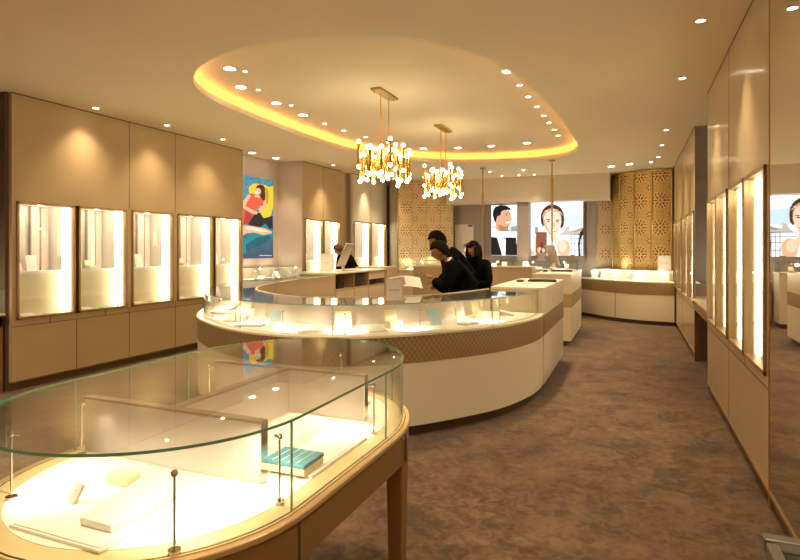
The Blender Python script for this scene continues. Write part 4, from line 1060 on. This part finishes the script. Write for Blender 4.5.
def person(label, loc, rz, height, lean, nod, handL, handR, hair='short', skin='skin', hairm='hairblack', female=False, turn=0):
    """built facing +Y around its feet, hands given in local coordinates"""
    s = height / 1.76; root = empty('person', loc, label, 'person', rz=rz)
    V3 = lambda *a: Vector(a) * s
    hip = V3(0, 0, .93)
    Rl = Matrix.Rotation(-lean, 3, 'X')
    up_ = lambda p: hip + Rl @ (p - hip)
    sw = .175 if female else .20
    pel, wai, che, nb, nt_ = hip, up_(V3(0, .0, 1.10)), up_(V3(0, .0, 1.30)), up_(V3(0, -.01, 1.46)), up_(V3(0, .015, 1.545))
    shL, shR = up_(V3(-sw, -.01, 1.42)), up_(V3(sw, -.01, 1.42))
    def elbow(sh, ha, sx):
        mid = (sh + ha) / 2; L1 = .29 * s; L2 = .26 * s; d = (ha - sh); D = min(d.length, (L1 + L2) * .98)
        h = math.sqrt(max(.0001, L1 ** 2 - (D / 2) ** 2)); out = Vector((sx * .35, .05, -1.0)); out = (out - d.normalized() * out.dot(d.normalized())).normalized()
        return sh + d.normalized() * D / 2 + out * h
    hl, hr = Vector(handL) * 1.0, Vector(handR) * 1.0
    eL, eR = elbow(shL, hl, -1), elbow(shR, hr, 1)
    V = [pel, wai, che, nb, nt_, shL, eL, hl, shR, eR, hr,
         V3(-.09, 0, .86), V3(-.10, .01, .48), V3(-.10, -.01, .09), V3(-.11, .13, .03),
         V3(.09, 0, .86), V3(.10, .01, .48), V3(.10, -.01, .09), V3(.11, .13, .03)]
    E = [(0, 1), (1, 2), (2, 3), (3, 4), (2, 5), (5, 6), (6, 7), (2, 8), (8, 9), (9, 10), (0, 11), (11, 12), (12, 13), (13, 14), (0, 15), (15, 16), (16, 17), (17, 18)]
    r_ = [(.13, .10), (.115, .09), (.14, .10), .055, .052, .055, .042, .027, .055, .042, .027, .085, .055, .042, .032, .085, .055, .042, .032]
    r_ = [tuple(a * s for a in q) if isinstance(q, tuple) else q * s for q in r_]
    # head direction
    q = Matrix.Rotation(turn, 3, 'Z') @ Matrix.Rotation(-nod, 3, 'X'); hc = nt_ + q @ V3(0, .022, .105)
    me = skin_mesh(V, E, r_)
    mb = MB(); mb.bm.from_mesh(me)
    for f in mb.bm.faces: f.smooth = True
    # head: shaped sphere with brow, nose, cheeks, chin
    g = bmesh.ops.create_uvsphere(mb.bm, u_segments=28, v_segments=20, radius=1)
    hs = s * (.96 if female else 1)
    for v in g['verts']:
        x, y, z = v.co
        k_ = 1 - .28 * max(0, -z) ** 1.5
        X, Y, Z = x * .076 * k_, y * .096 * (1 - .10 * max(0, -z)), z * .118
        if y > 0: 
            X *= 1 - .10 * y
            Y += .020 * math.exp(-((x / .16) ** 2) - ((z + .12) / .17) ** 2) + .008 * math.exp(-(x / .3) ** 2 - ((z + .82) / .2) ** 2) - .008 * (math.exp(-((x - .38) / .18) ** 2 - ((z - .06) / .12) ** 2) + math.exp(-((x + .38) / .18) ** 2 - ((z - .06) / .12) ** 2))
        v.co = hc + q @ (Vector((X, Y, Z)) * hs)
    for v in g['verts']:
        for f in v.link_faces: f.smooth = True
    for sx in (-1, 1):
        c_ = hc + q @ (Vector((sx * .076, -.008, -.005)) * hs); mb.ball(c_, .02 * hs, 0, 10, (.45, .8, 1.4))
        c_ = hc + q @ (Vector((sx * .029, .084, .008)) * hs); mb.ball(c_, .009 * hs, 1, 8, (1.3, .7, .7))
        c_ = hc + q @ (Vector((sx * .029, .088, .024)) * hs); mb.ball(c_, .012 * hs, 1, 8, (1.4, .4, .22))
    c_ = hc + q @ (Vector((0, .088, -.052)) * hs); mb.ball(c_, .020 * hs, 2, 10, (1.2, .5, .32))
    for (w, el, sx) in ((hl, eL, 1), (hr, eR, -1)):
        fw = (w - el).normalized(); side = Vector((0, 0, 1)).cross(fw).normalized() * (-sx); upv = side.cross(fw) * (1 if True else -1)
        if upv.z < 0: upv = -upv
        mb.ball(w + fw * .045, .04 * s, 0, 12, (.9, .95, .5)); fingers(mb, w, fw, upv, side)
    body = mb.build('body', [skin, 'eye', 'lip'], root, local=True, smooth_angle=False)
    # suit jacket
    Vj = [pel - V3(0, 0, .10), pel, wai, che, up_(V3(0, -.012, 1.445)), shL, eL, hl - (hl - eL).normalized() * .02, shR, eR, hr - (hr - eR).normalized() * .02]
    Ej = [(0, 1), (1, 2), (2, 3), (3, 4), (3, 5), (5, 6), (6, 7), (3, 8), (8, 9), (9, 10)]
    rj = [(.20, .16), (.19, .15), (.15, .12), (.18, .14), (.075, .06), .088, .070, .050, .088, .070, .050] if female else [(.22, .18), (.22, .18), (.22, .18), (.23, .185), (.085, .065), .112, .092, .060, .112, .092, .060]
    rj = [tuple(a * s for a in q_) if isinstance(q_, tuple) else q_ * s for q_ in rj]
    mj = skin_mesh(Vj, Ej, rj, root=1); mb = MB(); mb.bm.from_mesh(mj)
    for f in mb.bm.faces: f.smooth = True
    jk = mb.build('jacket', 'suit', root, local=True, smooth_angle=False)
    Vt = [V3(0, 0, .92), V3(-.09, 0, .84), V3(-.10, .01, .48), V3(-.10, -.01, .07), V3(.09, 0, .84), V3(.10, .01, .48), V3(.10, -.01, .07)]
    mt = skin_mesh(Vt, [(0, 1), (1, 2), (2, 3), (0, 4), (4, 5), (5, 6)], [.15 * s, .105 * s, .075 * s, .062 * s, .105 * s, .075 * s, .062 * s]); mb = MB(); mb.bm.from_mesh(mt)
    for f in mb.bm.faces: f.smooth = True
    mb.build('trousers', 'suit', root, local=True, smooth_angle=False)
    for sx in (-1, 1):
        mb = MB(); mb.ball(V3(sx * .105, .06, .035), .05 * s, 0, 14, (.9, 2.5, .7)); mb.build('shoe', 'black', root, local=True)
    # shirt collar
    if not female:
        mb = MB(); n = 18; ax = (nt_ - nb).normalized(); a_ = ax.orthogonal().normalized(); b2 = ax.cross(a_)
        for rr, o_ in ((.070, -.015),):
            A = [nb + ax * (.012) * s + (a_ * math.cos(2 * PI * i / n) + b2 * math.sin(2 * PI * i / n)) * .066 * s for i in range(n)]
            B = [nb + ax * (.05) * s + (a_ * math.cos(2 * PI * i / n) + b2 * math.sin(2 * PI * i / n)) * .061 * s for i in range(n)]
            av = [mb.bm.verts.new(p) for p in A]; bv = [mb.bm.verts.new(p) for p in B]
            for i in range(n):
                f = mb.bm.faces.new([av[i], av[(i + 1) % n], bv[(i + 1) % n], bv[i]]); f.smooth = True
        co = mb.build('shirt_collar', 'shirt', root, local=True); so = co.modifiers.new('t', 'SOLIDIFY'); so.thickness = .006
    # hair
    mb = MB(); g = bmesh.ops.create_uvsphere(mb.bm, u_segments=56, v_segments=48, radius=1); kill = []
    for v in g['verts']:
        x, y, z = v.co; t_ = min(1, max(0, (y + .35) / .85)); lim = -.62 + 1.02 * t_ * t_ * (3 - 2 * t_)
        if hair == 'long': lim = .40 if y > .50 else -1.2
        k_ = 1.11 + .03 * math.sin(9 * x + 5 * y) * math.cos(7 * z)
        P_ = Vector((x * .079 * k_ * (1.12 if hair == 'long' else 1), y * .098 * k_ - .004, z * .116 * k_))
        if hair == 'long' and z < 0 and y < .45: P_.z -= .10 * min(1, -z * 1.6); P_.y -= .012
        if z < lim: kill.append(v)
        v.co = hc + q @ (P_ * hs)
    bmesh.ops.delete(mb.bm, geom=kill, context='VERTS')
    if hair == 'long':
        for sx in (-1, 1):
            for k_ in range(4):
                a_ = Vector((sx * (.070 + .004 * k_), .045 - .03 * k_, .04)); b3 = Vector((sx * (.088 - .004 * k_), .05 - .04 * k_, -.07)); c3 = Vector((sx * (.085 - .006 * k_), .045 - .04 * k_, -.20))
                mb.tube([hc + q @ (p * hs) for p in (a_, b3, c3)], [.020, .024, .010], 8)
        mb.tube([hc + q @ (p * hs) for p in (Vector((-.06, .075, .075)), Vector((0, .094, .062)), Vector((.06, .075, .07)))], [.02, .022, .02], 8)
    for f in mb.bm.faces: f.smooth = True
    ho = mb.build('hair', hairm, root, local=True, smooth_angle=False); so = ho.modifiers.new('t', 'SOLIDIFY'); so.thickness = .01; so.offset = 0
    return root
person('person in a black suit bending over the island counter, reading a catalogue', (-1.75, 6.42, 0), R(114), 1.76, R(29), R(26), (-.02, .46, 1.22), (.10, .42, 1.16))
person('taller person in a black suit standing behind the reader, head lowered', (-2.00, 7.18, 0), R(112), 1.91, R(29), R(26), (-.15, .40, 1.12), (.18, .38, 1.12))
person('person with long black hair in a black suit, hands clasped, right of the men', (-2.00, 7.67, 0), R(160), 1.68, R(5), R(10), (-.04, .26, 1.08), (.06, .27, 1.06), 'long', 'skin', 'hairblack', True)
person('person with auburn hair in black, leaning behind the silver computer', (-5.40, 10.45, 0), R(95), 1.74, R(24), R(30), (-.16, .40, 1.05), (.16, .40, 1.05), 'short', 'skin2', 'hairred')
# the open catalogue
ct = empty('open_catalogue', (-2.26, 5.62, 1.20), 'open white catalogue with a grey photograph in the hand of the reader', 'catalogue', rz=R(30))
m_ = Matrix.Rotation(R(28), 4, 'X')
mb = MB()
for k_ in range(8):
    x0_, x1_ = -.17 + .0425 * k_, -.17 + .0425 * (k_ + 1); zf = lambda x: .03 * math.cos(x * 9)
    mb.bm.faces.new([mb.bm.verts.new(m_ @ Vector(p)) for p in ((x0_, -.11, zf(x0_)), (x1_, -.11, zf(x1_)), (x1_, .11, zf(x1_)), (x0_, .11, zf(x0_)))])
o = mb.build('pages', 'paper', ct, local=True); so = o.modifiers.new('t', 'SOLIDIFY'); so.thickness = .004
mb = MB()
for k_ in range(4):
    x0_, x1_ = -.15 + .035 * k_, -.15 + .035 * (k_ + 1)
    mb.bm.faces.new([mb.bm.verts.new(m_ @ Vector(p)) for p in ((x0_, -.08, zf(x0_) + .004), (x1_, -.08, zf(x1_) + .004), (x1_, .08, zf(x1_) + .004), (x0_, .08, zf(x0_) + .004))])
mb.build('printed_photograph', 'ink', ct, local=True)

# ------------------------------------------------------------------ camera and view
cam = bpy.data.cameras.new('camera'); co = bpy.data.objects.new('camera', cam); COL.objects.link(co)
f_px = 560.0; cam.sensor_width = 36; cam.lens = f_px / 800 * 36
co.location = (0, 0, 1.575); co.rotation_euler = (PI / 2, 0, math.atan(232 / f_px))
cam.shift_y = -(280 - 248.5) / 800; cam.clip_start = .05; cam.clip_end = 60
sc.camera = co
w = bpy.data.worlds.new('world'); sc.world = w; w.use_nodes = True
w.node_tree.nodes['Background'].inputs[0].default_value = (1, .72, .45, 1); w.node_tree.nodes['Background'].inputs[1].default_value = .05
sc.view_settings.view_transform = 'Standard'; sc.view_settings.look = 'None'; sc.view_settings.gamma = 1; sc.view_settings.exposure = .38
sc.cycles.use_denoising = True
sc.cycles.max_bounces = 10; sc.cycles.diffuse_bounces = 6; sc.cycles.glossy_bounces = 5; sc.cycles.transparent_max_bounces = 24
sc.cycles.caustics_reflective = False; sc.cycles.sample_clamp_indirect = 6
